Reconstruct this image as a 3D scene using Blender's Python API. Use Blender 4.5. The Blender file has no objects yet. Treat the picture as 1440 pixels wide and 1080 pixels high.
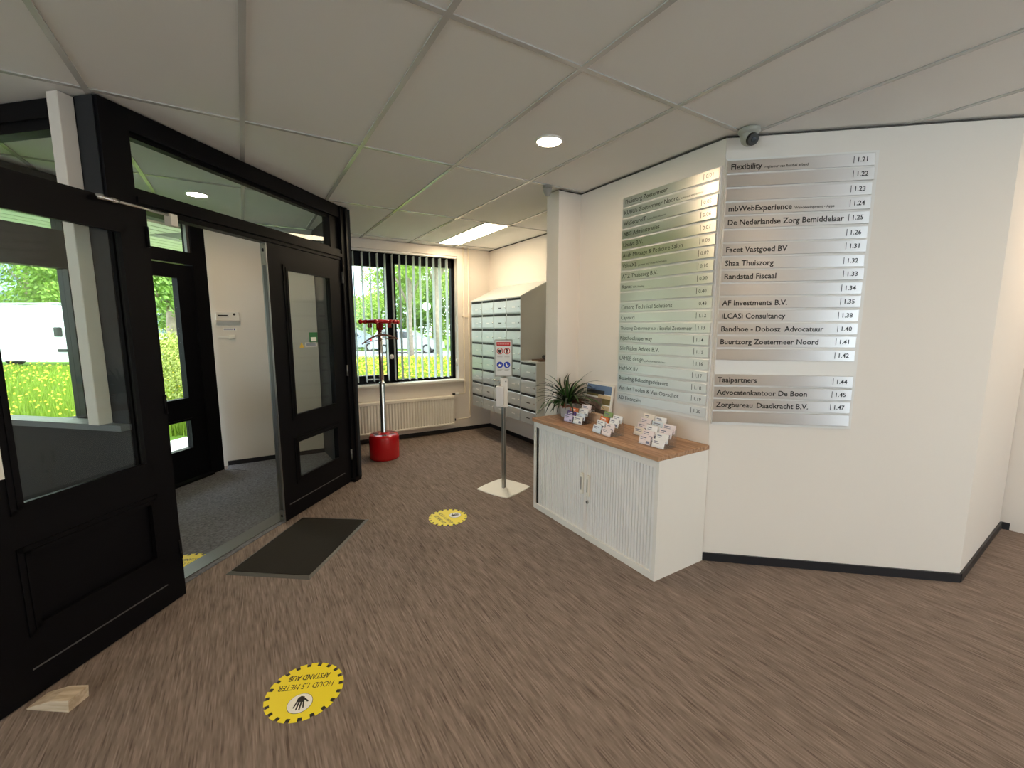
import bpy, bmesh, math, random
from mathutils import Vector, Matrix
random.seed(7)
PI = math.pi
scn = bpy.context.scene
COL = scn.collection

# ------------------------------------------------------------------ camera
EYE = 1.47
CEIL = 2.53
cam_d = bpy.data.cameras.new('camera')
cam = bpy.data.objects.new('camera', cam_d)
COL.objects.link(cam)
cam.location = (0, 0, EYE)
cam.rotation_euler = (math.radians(90 - 7.51), 0, math.radians(-31.564))
cam_d.sensor_width = 36.0
cam_d.lens = 610.3 / 1440 * 36
cam_d.clip_start = 0.05
cam_d.clip_end = 300
scn.camera = cam

# ------------------------------------------------------------------ world, sun, exposure
world = bpy.data.worlds.new('sky')
scn.world = world
world.use_nodes = True
wt = world.node_tree
wt.nodes.clear()
wo = wt.nodes.new('ShaderNodeOutputWorld')
wb = wt.nodes.new('ShaderNodeBackground')
wtc = wt.nodes.new('ShaderNodeTexCoord')
wn = wt.nodes.new('ShaderNodeTexNoise')
wn.inputs['Scale'].default_value = 3.0
wn.inputs['Detail'].default_value = 5.0
wr = wt.nodes.new('ShaderNodeValToRGB')
wr.color_ramp.elements[0].position = 0.40
wr.color_ramp.elements[0].color = (0.62, 0.78, 1.0, 1)
wr.color_ramp.elements[1].position = 0.58
wr.color_ramp.elements[1].color = (1.0, 1.0, 1.0, 1)
wt.links.new(wtc.outputs['Generated'], wn.inputs['Vector'])
wt.links.new(wn.outputs['Fac'], wr.inputs['Fac'])
wt.links.new(wr.outputs['Color'], wb.inputs['Color'])
wb.inputs['Strength'].default_value = 3.0
wt.links.new(wb.outputs['Background'], wo.inputs['Surface'])

sun_d = bpy.data.lights.new('sun', 'SUN')
sun_d.energy = 4.0
sun_d.angle = math.radians(3)
sun_d.color = (1.0, 0.96, 0.88)
sun = bpy.data.objects.new('sun', sun_d)
COL.objects.link(sun)
sun.rotation_euler = Vector((-0.25, 0.62, -1.0)).to_track_quat('-Z', 'Y').to_euler()

LAMP = 100.0           # strength of the ceiling downlights
PANEL = 12.0           # strength of the fluorescent panel
scn.view_settings.view_transform = 'Standard'
scn.view_settings.look = 'None'
scn.view_settings.gamma = 1.0
scn.view_settings.use_curve_mapping = False
scn.view_settings.exposure = 0.97
scn.cycles.transparent_max_bounces = 24
scn.cycles.max_bounces = 10
scn.cycles.diffuse_bounces = 6
scn.cycles.sample_clamp_indirect = 6.0
scn.cycles.use_denoising = True

# ------------------------------------------------------------------ materials
def new_mat(name):
    m = bpy.data.materials.new(name)
    m.use_nodes = True
    return m, m.node_tree, m.node_tree.nodes['Principled BSDF']

def M(name, c, rough=0.5, metal=0.0, spec=0.5, noise=0.0, nscale=20.0, bump=0.0, bscale=200.0, emit=None, es=0.0, coat=0.0, trans=0.0):
    m, t, p = new_mat(name)
    p.inputs['Base Color'].default_value = (*c, 1)
    p.inputs['Roughness'].default_value = rough
    p.inputs['Metallic'].default_value = metal
    p.inputs['Specular IOR Level'].default_value = spec
    if coat: p.inputs['Coat Weight'].default_value = coat
    if trans: p.inputs['Transmission Weight'].default_value = trans
    if emit:
        p.inputs['Emission Color'].default_value = (*emit, 1)
        p.inputs['Emission Strength'].default_value = es
    if noise or bump:
        tc = t.nodes.new('ShaderNodeTexCoord')
    if noise:
        n = t.nodes.new('ShaderNodeTexNoise')
        n.inputs['Scale'].default_value = nscale
        n.inputs['Detail'].default_value = 4
        mx = t.nodes.new('ShaderNodeMix'); mx.data_type = 'RGBA'
        mx.inputs[6].default_value = (*[v * (1 - noise) for v in c], 1)
        mx.inputs[7].default_value = (*[min(1, v * (1 + noise)) for v in c], 1)
        t.links.new(tc.outputs['Object'], n.inputs['Vector'])
        t.links.new(n.outputs['Fac'], mx.inputs[0])
        t.links.new(mx.outputs[2], p.inputs['Base Color'])
    if bump:
        n2 = t.nodes.new('ShaderNodeTexNoise')
        n2.inputs['Scale'].default_value = bscale
        b = t.nodes.new('ShaderNodeBump')
        b.inputs['Strength'].default_value = bump
        b.inputs['Distance'].default_value = 0.002
        t.links.new(tc.outputs['Object'], n2.inputs['Vector'])
        t.links.new(n2.outputs['Fac'], b.inputs['Height'])
        t.links.new(b.outputs['Normal'], p.inputs['Normal'])
    return m

def glass_mat(name, tint, ior=1.45):
    m = bpy.data.materials.new(name)
    m.use_nodes = True
    t = m.node_tree
    t.nodes.clear()
    o = t.nodes.new('ShaderNodeOutputMaterial')
    tr = t.nodes.new('ShaderNodeBsdfTransparent')
    tr.inputs['Color'].default_value = (*tint, 1)
    gl = t.nodes.new('ShaderNodeBsdfGlossy')
    gl.inputs['Roughness'].default_value = 0.0
    # Schlick reflectance, the same from either side of the pane
    ge = t.nodes.new('ShaderNodeNewGeometry')
    dp = t.nodes.new('ShaderNodeVectorMath'); dp.operation = 'DOT_PRODUCT'
    t.links.new(ge.outputs['Incoming'], dp.inputs[0]); t.links.new(ge.outputs['Normal'], dp.inputs[1])
    def mth(op, a, b=None):
        n = t.nodes.new('ShaderNodeMath'); n.operation = op
        for k, v in enumerate((a, b)):
            if v is None: continue
            if isinstance(v, (int, float)): n.inputs[k].default_value = v
            else: t.links.new(v, n.inputs[k])
        return n.outputs[0]
    f0 = 0.7 * ((ior - 1) / (ior + 1)) ** 2
    fr = mth('ADD', mth('MULTIPLY', mth('POWER', mth('SUBTRACT', 1.0, mth('ABSOLUTE', dp.outputs['Value'])), 5.0), 1 - f0), f0)
    mx = t.nodes.new('ShaderNodeMixShader')
    t.links.new(fr, mx.inputs[0])
    t.links.new(tr.outputs[0], mx.inputs[1])
    t.links.new(gl.outputs[0], mx.inputs[2])
    t.links.new(mx.outputs[0], o.inputs['Surface'])
    return m

def stretched(name, c1, c2, scale, rough=0.9, bump=0.4, sheen=0.0, spec=0.2, extra=None, pos=(0.35, 0.65)):
    """colour streaks: noise stretched by per-axis scale"""
    m, t, p = new_mat(name)
    p.inputs['Roughness'].default_value = rough
    p.inputs['Specular IOR Level'].default_value = spec
    tc = t.nodes.new('ShaderNodeTexCoord')
    mp = t.nodes.new('ShaderNodeMapping')
    mp.inputs['Scale'].default_value = scale
    n = t.nodes.new('ShaderNodeTexNoise')
    n.inputs['Scale'].default_value = 1.0
    n.inputs['Detail'].default_value = 3
    r = t.nodes.new('ShaderNodeValToRGB')
    r.color_ramp.elements[0].position = pos[0]
    r.color_ramp.elements[0].color = (*c1, 1)
    r.color_ramp.elements[1].position = pos[1]
    r.color_ramp.elements[1].color = (*c2, 1)
    t.links.new(tc.outputs['Object'], mp.inputs['Vector'])
    t.links.new(mp.outputs['Vector'], n.inputs['Vector'])
    t.links.new(n.outputs['Fac'], r.inputs['Fac'])
    t.links.new(r.outputs['Color'], p.inputs['Base Color'])
    if bump:
        b = t.nodes.new('ShaderNodeBump')
        b.inputs['Strength'].default_value = bump
        b.inputs['Distance'].default_value = 0.004
        t.links.new(n.outputs['Fac'], b.inputs['Height'])
        t.links.new(b.outputs['Normal'], p.inputs['Normal'])
    return m

WHITE = M('wall_paint', (0.79, 0.735, 0.675), 0.7, spec=0.25, bump=0.15, bscale=350)
TILE = M('ceiling_tile', (0.80, 0.785, 0.76), 0.9, spec=0.1, bump=0.25, bscale=500)
BAR = M('ceiling_bar', (0.52, 0.51, 0.49), 0.22, spec=0.7)
SHADOWGAP = M('shadow_gap_strip', (0.05, 0.045, 0.04), 0.6)
def carpet_mat():
    m, t, p = new_mat('carpet')
    p.inputs['Roughness'].default_value = 0.95
    p.inputs['Specular IOR Level'].default_value = 0.12
    tc = t.nodes.new('ShaderNodeTexCoord')
    sx = t.nodes.new('ShaderNodeSeparateXYZ')
    t.links.new(tc.outputs['Object'], sx.inputs[0])
    def math_(op, a, b):
        n = t.nodes.new('ShaderNodeMath'); n.operation = op
        for k, v in enumerate((a, b)):
            if isinstance(v, (int, float)): n.inputs[k].default_value = v
            else: t.links.new(v, n.inputs[k])
        return n.outputs[0]
    # tufts run in straight rows along y: every row of yarn has its own run of light and dark
    def rows(pitch, k, ys_):
        row = math_('MULTIPLY', math_('SNAP', sx.outputs[0], pitch), k)
        c = t.nodes.new('ShaderNodeCombineXYZ')
        t.links.new(row, c.inputs[0]); t.links.new(math_('MULTIPLY', sx.outputs[1], ys_), c.inputs[1])
        n = t.nodes.new('ShaderNodeTexNoise'); n.inputs['Scale'].default_value = 1.0; n.inputs['Detail'].default_value = 2
        t.links.new(c.outputs[0], n.inputs['Vector'])
        return n.outputs['Fac']
    f = math_('ADD', math_('MULTIPLY', rows(0.0048, 911.3, 8.0), 0.72), math_('MULTIPLY', rows(0.0144, 533.7, 4.0), 0.28))
    r = t.nodes.new('ShaderNodeValToRGB')
    r.color_ramp.elements[0].position = 0.30; r.color_ramp.elements[0].color = (0.115, 0.086, 0.071, 1)
    r.color_ramp.elements[1].position = 0.70; r.color_ramp.elements[1].color = (0.320, 0.256, 0.222, 1)
    t.links.new(f, r.inputs['Fac']); t.links.new(r.outputs['Color'], p.inputs['Base Color'])
    b = t.nodes.new('ShaderNodeBump'); b.inputs['Strength'].default_value = 0.35; b.inputs['Distance'].default_value = 0.003
    t.links.new(f, b.inputs['Height']); t.links.new(b.outputs['Normal'], p.inputs['Normal'])
    return m
CARPET = carpet_mat()
MATFLOOR = M('entrance_mat', (0.165, 0.17, 0.19), 0.95, spec=0.15, noise=0.95, nscale=75, bump=0.9, bscale=260)
BASE = M('baseboard_black', (0.012, 0.012, 0.016), 0.45)
BLACK = M('black_paint', (0.0045, 0.0045, 0.006), 0.42, spec=0.10)
DARK = M('dark_grey_panel', (0.020, 0.022, 0.026), 0.5, spec=0.25)
SILL = M('grey_sill', (0.16, 0.18, 0.20), 0.35)
ALU = M('aluminium', (0.46, 0.46, 0.45), 0.35, 1.0)
ALUD = M('aluminium_groove', (0.20, 0.20, 0.20), 0.45, 0.8)
STEEL = M('steel', (0.62, 0.62, 0.60), 0.25, 1.0)
CHROME = M('chrome', (0.75, 0.75, 0.75), 0.08, 1.0)
THRESH = M('threshold_strip', (0.17, 0.18, 0.18), 0.4, 0.5)
POST = M('white_post', (0.80, 0.74, 0.68), 0.6)
GLASS = glass_mat('window_glass', (0.95, 0.985, 0.965))
ACRYL = glass_mat('clear_acrylic', (0.96, 0.97, 0.98))
RED = M('red_plastic', (0.50, 0.006, 0.010), 0.22, spec=0.5, coat=0.3)
REDD = M('dark_red_plastic', (0.30, 0.005, 0.008), 0.3)
CABW = M('cabinet_white', (0.84, 0.81, 0.76), 0.45, spec=0.3)
TAMB = M('tambour_white', (0.86, 0.845, 0.82), 0.4, spec=0.3)
HANDLE = M('cream_handle', (0.86, 0.82, 0.73), 0.4)
WOOD = stretched('oak_worktop', (0.30, 0.155, 0.080), (0.52, 0.315, 0.185), (4, 60, 60), rough=0.42, bump=0.05, spec=0.4)
RAWWOOD = stretched('raw_wood', (0.50, 0.38, 0.26), (0.68, 0.56, 0.42), (8, 60, 60), rough=0.7, bump=0.1)
GREYBOX = M('letterbox_grey', (0.56, 0.58, 0.58), 0.4, 0.25)
GREYSIDE = M('letterbox_side', (0.46, 0.46, 0.42), 0.5)
LBDOOR = M('letterbox_door', (0.58, 0.61, 0.62), 0.3, 0.55)
SLOT = M('mail_slot_black', (0.004, 0.004, 0.004), 0.6)
CARD = M('white_card', (0.88, 0.87, 0.86), 0.5)
INK = M('black_lettering', (0.012, 0.011, 0.012), 0.4)
YEL = M('yellow_vinyl', (0.90, 0.74, 0.02), 0.42)
VBLACK = M('black_vinyl', (0.015, 0.014, 0.012), 0.5)
VWHITE = M('white_vinyl', (0.88, 0.86, 0.80), 0.42)
RUBBER = M('rubber_edge', (0.055, 0.052, 0.048), 0.45)
DOORMAT = M('doormat_pile', (0.030, 0.027, 0.023), 0.95, spec=0.1, noise=0.4, nscale=200, bump=0.5, bscale=300)
RADW = M('radiator_white', (0.82, 0.78, 0.70), 0.4)
PIPEW = M('pipe_cream', (0.84, 0.76, 0.62), 0.4)
SLATW = M('blind_fabric', (0.74, 0.80, 0.82), 0.7)
GREYPL = M('grey_plastic', (0.27, 0.26, 0.24), 0.45)
CAMW = M('camera_housing', (0.42, 0.42, 0.37), 0.35)
WPLAST = M('white_plastic', (0.80, 0.78, 0.74), 0.4)
LAMPW = M('downlight_glow', (1, 0.9, 0.8), 0.5, emit=(1.0, 0.76, 0.50), es=LAMP)
PANELW = M('panel_glow', (1, 0.95, 0.85), 0.5, emit=(1.0, 0.80, 0.54), es=PANEL)
BLUE = M('blue_sign', (0.010, 0.045, 0.42), 0.4)
SIGNRED = M('sign_red', (0.52, 0.012, 0.018), 0.4)
SIGNGREY = M('sign_grey', (0.70, 0.70, 0.69), 0.35)
LEAFD = M('plant_leaf_dark', (0.012, 0.026, 0.009), 0.4, noise=0.4, nscale=15)
LEAFG = M('plant_leaf_green', (0.040, 0.105, 0.020), 0.45, noise=0.4, nscale=15)
LEAFR = M('plant_leaf_red', (0.12, 0.022, 0.012), 0.45, noise=0.5, nscale=15)
PINK = M('pink_blossom', (0.85, 0.42, 0.32), 0.5)
CERAM = M('pot_white', (0.62, 0.58, 0.54), 0.5)
SOIL = M('potting_soil', (0.03, 0.02, 0.012), 0.95)
KRAFT = M('kraft_card', (0.55, 0.40, 0.28), 0.7)
GRASSM = M('grass_blade', (0.21, 0.31, 0.028), 0.7, spec=0.2, noise=0.45, nscale=0.8)
GROUNDM = M('meadow_ground', (0.11, 0.20, 0.022), 0.95, spec=0.1, noise=0.4, nscale=1.5)
FLOWERM = M('yellow_flower', (0.80, 0.60, 0.02), 0.6)
TREEA = M('tree_leaf_a', (0.24, 0.38, 0.045), 0.6, noise=0.5, nscale=0.9)
TREEB = M('tree_leaf_b', (0.14, 0.26, 0.035), 0.6, noise=0.5, nscale=0.9)
BARK = M('bark_light', (0.32, 0.26, 0.20), 0.9, noise=0.6, nscale=6, bump=0.5, bscale=20)
ROADM = M('asphalt', (0.30, 0.30, 0.30), 0.9, noise=0.15, nscale=4)
PAVE = M('paving_slab', (0.66, 0.64, 0.60), 0.85, noise=0.12, nscale=8)
VANW = M('van_white', (0.85, 0.86, 0.87), 0.3, coat=0.4)
CARS = M('car_silver', (0.48, 0.50, 0.53), 0.3, 0.6, coat=0.5)
CARB = M('car_blue_grey', (0.33, 0.38, 0.45), 0.3, 0.5, coat=0.5)
CARGLASS = M('car_glass', (0.02, 0.025, 0.03), 0.06, spec=0.8)
TYRE = M('tyre', (0.02, 0.02, 0.02), 0.8)
TAIL = M('tail_lamp', (0.45, 0.01, 0.01), 0.25)
SOFF = M('soffit_plank', (0.80, 0.80, 0.70), 0.6)
ROOFM = M('roof_slab', (0.35, 0.34, 0.33), 0.9)
BRICKW = M('facade_render', (0.42, 0.38, 0.34), 0.9, noise=0.1, nscale=6)
OFFICE = M('office_cladding', (0.42, 0.52, 0.62), 0.5)
OFFGL = M('office_glass', (0.10, 0.16, 0.22), 0.1, spec=0.8)
GREENST = M('green_sticker', (0.02, 0.16, 0.05), 0.45)
AMBER = M('amber_sticker', (0.60, 0.40, 0.05), 0.45)
DKWOOD = M('brown_folder', (0.10, 0.05, 0.025), 0.7)

def brushed():
    m, t, p = new_mat('brushed_aluminium')
    p.inputs['Base Color'].default_value = (0.74, 0.715, 0.705, 1)
    p.inputs['Metallic'].default_value = 1.0
    p.inputs['Roughness'].default_value = 0.40
    p.inputs['Anisotropic'].default_value = 0.80
    p.inputs['Anisotropic Rotation'].default_value = 0.25
    tc = t.nodes.new('ShaderNodeTexCoord')
    mp = t.nodes.new('ShaderNodeMapping')
    mp.inputs['Scale'].default_value = (6, 400, 400)
    n = t.nodes.new('ShaderNodeTexNoise')
    n.inputs['Scale'].default_value = 1.0
    b = t.nodes.new('ShaderNodeBump')
    b.inputs['Strength'].default_value = 0.08
    b.inputs['Distance'].default_value = 0.001
    tg = t.nodes.new('ShaderNodeTangent')
    tg.direction_type = 'RADIAL'
    tg.axis = 'Z'
    t.links.new(tc.outputs['Object'], mp.inputs['Vector'])
    t.links.new(mp.outputs['Vector'], n.inputs['Vector'])
    t.links.new(n.outputs['Fac'], b.inputs['Height'])
    t.links.new(b.outputs['Normal'], p.inputs['Normal'])
    t.links.new(tg.outputs[0], p.inputs['Tangent'])
    return m
PLATE = brushed()

# ------------------------------------------------------------------ mesh helpers
class MB:
    def __init__(s):
        s.v = []; s.f = []; s.sm = []
    def add(s, vs, fs, smooth=False):
        o = len(s.v)
        s.v += [tuple(v) for v in vs]
        s.f += [tuple(i + o for i in f) for f in fs]
        s.sm += [smooth] * len(fs)
        return s
    def box(s, x0, y0, z0, x1, y1, z1):
        x0, x1 = min(x0, x1), max(x0, x1); y0, y1 = min(y0, y1), max(y0, y1); z0, z1 = min(z0, z1), max(z0, z1)
        vs = [(x0, y0, z0), (x1, y0, z0), (x1, y1, z0), (x0, y1, z0), (x0, y0, z1), (x1, y0, z1), (x1, y1, z1), (x0, y1, z1)]
        return s.add(vs, [(0, 3, 2, 1), (4, 5, 6, 7), (0, 1, 5, 4), (1, 2, 6, 5), (2, 3, 7, 6), (3, 0, 4, 7)])
    def bbox(s, x0, y0, z0, x1, y1, z1, b=0.004, seg=1):
        bm = bmesh.new()
        bmesh.ops.create_cube(bm, size=1)
        for v in bm.verts:
            v.co = Vector(((x0 + x1) / 2 + v.co.x * abs(x1 - x0), (y0 + y1) / 2 + v.co.y * abs(y1 - y0), (z0 + z1) / 2 + v.co.z * abs(z1 - z0)))
        bmesh.ops.bevel(bm, geom=bm.edges[:], offset=b, segments=seg, affect='EDGES', profile=0.6)
        bm.verts.index_update()
        s.add([v.co[:] for v in bm.verts], [[v.index for v in f.verts] for f in bm.faces])
        bm.free()
        return s
    def prism(s, pts, axis, a, b):
        """extrude a 2D polygon along axis ('x','y','z') between a and b"""
        def P(p, h):
            return {'x': (h, p[0], p[1]), 'y': (p[0], h, p[1]), 'z': (p[0], p[1], h)}[axis]
        n = len(pts)
        vs = [P(p, a) for p in pts] + [P(p, b) for p in pts]
        fs = [tuple(range(n)), tuple(range(2 * n - 1, n - 1, -1))]
        fs += [((i + 1) % n, i, n + i, n + (i + 1) % n) for i in range(n)]
        return s.add(vs, fs)
    def tube(s, pts, r, seg=10, caps=True):
        pts = [Vector(p) for p in pts]
        n = len(pts)
        rr = r if isinstance(r, (list, tuple)) else [r] * n
        vs = []; prev = None
        for i, p in enumerate(pts):
            d = (pts[min(i + 1, n - 1)] - pts[max(i - 1, 0)]).normalized()
            if prev is None:
                a = Vector((0, 0, 1)) if abs(d.z) < 0.9 else Vector((1, 0, 0))
                x = d.cross(a).normalized()
            else:
                x = (prev - d * prev.dot(d)).normalized()
            prev = x
            y = d.cross(x)
            for k in range(seg):
                t = 2 * PI * k / seg
                vs.append(p + (x * math.cos(t) + y * math.sin(t)) * rr[i])
        fs = []
        for i in range(n - 1):
            for k in range(seg):
                a = i * seg + k; b = i * seg + (k + 1) % seg
                fs.append((a, b, b + seg, a + seg))
        s.add(vs, fs, True)
        if caps:
            o = len(s.v) - len(vs)
            s.f += [tuple(o + k for k in reversed(range(seg))), tuple(o + (n - 1) * seg + k for k in range(seg))]
            s.sm += [False, False]
        return s
    def lathe(s, prof, seg=24, c=(0, 0, 0), smooth=True):
        vs = []; m = len(prof)
        for r, z in prof:
            for k in range(seg):
                t = 2 * PI * k / seg
                vs.append((c[0] + r * math.cos(t), c[1] + r * math.sin(t), c[2] + z))
        fs = []
        for i in range(m - 1):
            for k in range(seg):
                a = i * seg + k; b = i * seg + (k + 1) % seg
                fs.append((a, b, b + seg, a + seg))
        s.add(vs, fs, smooth)
        o = len(s.v) - len(vs)
        s.f += [tuple(o + k for k in reversed(range(seg))), tuple(o + (m - 1) * seg + k for k in range(seg))]
        s.sm += [False, False]
        return s
    def xf(s, mat):
        s.v = [tuple(mat @ Vector(v)) for v in s.v]
        return s
    def mesh(s, name, mat):
        me = bpy.data.meshes.new(name)
        me.from_pydata(s.v, [], s.f)
        me.polygons.foreach_set('use_smooth', s.sm)
        me.materials.append(mat)
        me.update()
        return me
    def build(s, name, mat, parent=None, loc=(0, 0, 0), rz=0.0, **kw):
        return link(name, s.mesh(name, mat), parent, loc, rz, **kw)

def link(name, me, parent=None, loc=(0, 0, 0), rz=0.0, label=None, cat=None, group=None, kind=None):
    o = bpy.data.objects.new(name, me)
    COL.objects.link(o)
    o.location = loc
    o.rotation_euler = (0, 0, rz)
    if parent: o.parent = parent
    tag(o, label, cat, group, kind)
    return o

def tag(o, label=None, cat=None, group=None, kind=None):
    if label: o['label'] = label
    if cat: o['category'] = cat
    if group: o['group'] = group
    if kind: o['kind'] = kind
    return o

def thing(name, label, cat, loc=(0, 0, 0), rz=0.0, group=None, kind=None):
    return link(name, None, None, loc, rz, label, cat, group, kind)

def copy_tree(o, parent=None):
    c = o.copy(); COL.objects.link(c)
    if parent: c.parent = parent
    for ch in list(o.children):
        copy_tree(ch, c)
    return c

TEXTS = {}
def text_mesh(s, size, mat, bold=0.0, width=None, align='LEFT', shear=0.0, spacing=1.0):
    """flat lettering in the x-z plane, facing -y, baseline at z=0"""
    cu = bpy.data.curves.new('lettering', 'FONT')
    cu.body = s
    cu.size = size
    cu.offset = 0.0 if 'M' in s else bold * size   # the font's capital M breaks when emboldened
    cu.align_x = align
    cu.shear = shear
    cu.space_character = spacing
    cu.resolution_u = 2
    ob = bpy.data.objects.new('lettering', cu)
    me = bpy.data.meshes.new_from_object(ob)
    bpy.data.objects.remove(ob)
    bpy.data.curves.remove(cu)
    xs = [v.co.x for v in me.vertices]
    k = 1.0
    if width and xs:
        k = width / (max(xs) - min(xs))
    for v in me.vertices:
        v.co = Vector((v.co.x * k, 0, v.co.y))
    me.materials.clear()
    me.materials.append(mat)
    return me

# ------------------------------------------------------------------ frames of reference
P0 = Vector((-0.515, 2.835)); U = Vector((0.683, 0.730)); N = Vector((-0.730, 0.683))
FR = math.atan2(U.y, U.x)
def st(s, t, z=0.0):
    p = P0 + U * s + N * t
    return Vector((p.x, p.y, z))
FO = (P0.x, P0.y, 0)             # origin of the vestibule front frame; rotate by FR
XW = 2.385
A0 = Vector((2.390, 1.580)); DA = Vector((0.7482, -0.6635)); ANG = math.atan2(DA.y, DA.x); LA = 1.408
R90 = -PI / 2
EXT = 1.476

# ================================================================== STRUCTURE
fp = [st(-5.3, 1.55), Vector((-5.3, -3.75, 0)), Vector((5.6, -3.75, 0)), Vector((5.6, 1.2, 0)), Vector((3.18, 1.2, 0)), Vector((3.18, 5.75, 0)), Vector((-0.28, 5.75, 0)), st(1.95, 1.55)]
MB().prism([(p.x, p.y) for p in fp], 'z', -0.2, 0.0).build('floor', CARPET, label='brown grey streaked carpet covering the lobby floor', cat='floor', kind='structure')
# the floor slab ends at the facade; vestibule floor lies on it as a mat
vf = MB().box(0.0, 0.0, 0, 1.95, EXT, 0.006)
vfo = vf.build('floor_vestibule', MATFLOOR, None, FO, FR, label='dark grey coir entrance matting filling the vestibule floor', cat='floor', kind='structure')
MB().prism([(-0.24, 5.27), (0.80, 4.20), (0.80, 5.40), (-0.24, 5.40)], 'z', 0, 0.0055).build('floor_vestibule.001', MATFLOOR, label='dark grey entrance matting in the corner below the white vestibule wall', cat='floor', kind='structure')

# --- ceiling
ceil = thing('ceiling', 'suspended white tile ceiling with a visible grid over the lobby', 'ceiling', kind='structure')
GX0, GXS = 0.0696, 0.600
GY2, GYS = 2.796, 1.2865
tile_me = {}
xs = [GX0 + i * GXS for i in range(-9, 9)]
ys = [GY2 + j * GYS for j in range(-5, 3)]
tile = MB().box(0.012, 0.012, 0, GXS - 0.012, GYS - 0.012, 0.015).mesh('ceiling_tile', TILE)
tile_half = MB().box(0.012, 0.012, 0, 0.318, GYS - 0.012, 0.015).mesh('ceiling_tile', TILE)
def outside(x, y):
    v = Vector((x, y)) - P0
    return v.dot(N) > EXT + 0.02 and x < 0.5
for i in range(len(xs) - 1):
    for j in range(len(ys) - 1):
        ox, oy = xs[i], ys[j]
        if outside(ox + 0.56, oy + 0.05): continue
        if abs(ox - (GX0 + 3 * GXS)) < 0.01 and abs(oy - ys[6]) < 0.01:
            link('ceiling_tile', tile_half, ceil, (ox, oy, CEIL + 0.003))
            continue
        link('ceiling_tile', tile, ceil, (ox, oy, CEIL + 0.003))
for x in xs:
    end = min(ys[-1], P0.y + (EXT + 0.1 + 0.73 * (x - P0.x)) / 0.683) if x < 0.5 else 5.60
    MB().box(-0.012, ys[0], 0, 0.012, end, 0.012).build('ceiling_grid_bar', BAR, ceil, (x, 0, CEIL - 0.003))
last = MB().box(0.012, 0.012, 0, GXS - 0.012, 0.26, 0.015).mesh('ceiling_tile', TILE)
for x in xs:
    if 0.5 < x < 3.0: link('ceiling_tile', last, ceil, (x, ys[-1], CEIL + 0.003))
for y in ys:
    x0 = max(xs[0], P0.x + (0.683 * (y - P0.y) - EXT - 0.1) / 0.73)
    MB().box(x0, -0.012, 0, xs[-1], 0.012, 0.0115).build('ceiling_grid_bar', BAR, ceil, (0, y, CEIL - 0.0025))
# the roof above
rf = MB().prism([(st(-6.5, 3.4).x, st(-6.5, 3.4).y), (-6.5, -5.2), (7.2, -5.2), (7.2, 5.8), (3.3, 5.8), (st(3.4, 3.4).x, st(3.4, 3.4).y)], 'z', 2.66, 2.95)
rf.build('roof', ROOFM, label='flat roof slab above the lobby', cat='roof', kind='structure')

# --- walls
def seg_wall(name, pts, h0, h1, th, mat, label, side=1):
    """walls along a polyline; thickness to the right of travel when side=1"""
    m = MB()
    for a, b in zip(pts[:-1], pts[1:]):
        a = Vector(a); b = Vector(b)
        d = (b - a).normalized(); n = Vector((d.y, -d.x)) * side * th
        q = [a, b, b + n, a + n]
        m.prism([tuple(p) for p in q], 'z', h0, h1)
    return m.build(name, mat, label=label, cat='wall', kind='structure')
WT = CEIL - 0.004
m = MB(); m.prism([(XW, 1.580), (XW, 2.95), (XW + 0.16, 2.95), (XW + 0.16, 1.60)], 'z', 0, WT)
m.build('wall_right', WHITE, label='white wall behind the sideboard and the left directory board', cat='wall', kind='structure')
m = MB(); e = A0 + DA * LA
m.prism([tuple(A0), tuple(e), (e.x + 0.05, e.y + 0.3), (A0.x + 0.15, A0.y + 0.14)], 'z', 0, WT)
m.build('wall_angled', WHITE, label='white angled wall carrying the right directory board', cat='wall', kind='structure')
m = MB(); m.box(2.164, 2.822, 0, XW, 2.98, WT)
m.build('wall_pillar', WHITE, label='narrow white wall stub between the sideboard corner and the letterbox alcove', cat='wall', kind='structure')
m = MB(); m.box(3.03, 2.9, 0, 3.18, 5.75, WT); m.box(2.2, 2.9, 0, 3.1, 2.98, WT)
m.build('wall_alcove_right', WHITE, label='white alcove wall behind the letterboxes', cat='wall', kind='structure')
# window wall with opening
WX0, WX1, WZ0, WZ1 = 1.03, 2.535, 0.74, 2.415
m = MB()
m.box(0.90, 5.55, 0, WX0, 5.78, WT); m.box(WX1, 5.55, 0, 3.1, 5.78, WT)
m.box(WX0, 5.55, 0, WX1, 5.78, WZ0); m.box(WX0, 5.55, WZ1, WX1, 5.78, WT)
m.build('wall_window', WHITE, label='white wall with the blind covered window and the radiator', cat='wall', kind='structure')
m = MB(); m.box(-0.29, 5.40, 0, 0.717, 5.56, WT); m.box(-0.29, 5.56, 0, 0.95, 5.78, WT)
m.build('wall_vestibule', WHITE, label='white wall inside the vestibule carrying the small control panel', cat='wall', kind='structure')
m = MB(); q = [st(1.93, 0.04), st(1.98, 0.0), Vector((0.90, 4.30, 0)), Vector((0.95, 5.60, 0)), Vector((0.725, 5.60, 0)), Vector((0.725, 5.40, 0)), Vector((0.79, 4.35, 0))]
m.prism([(p.x, p.y) for p in q], 'z', 0, WT)
m.build('wall_vestibule_side', DARK, label='dark side wall between the vestibule and the alcove', cat='wall', kind='structure')
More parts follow.
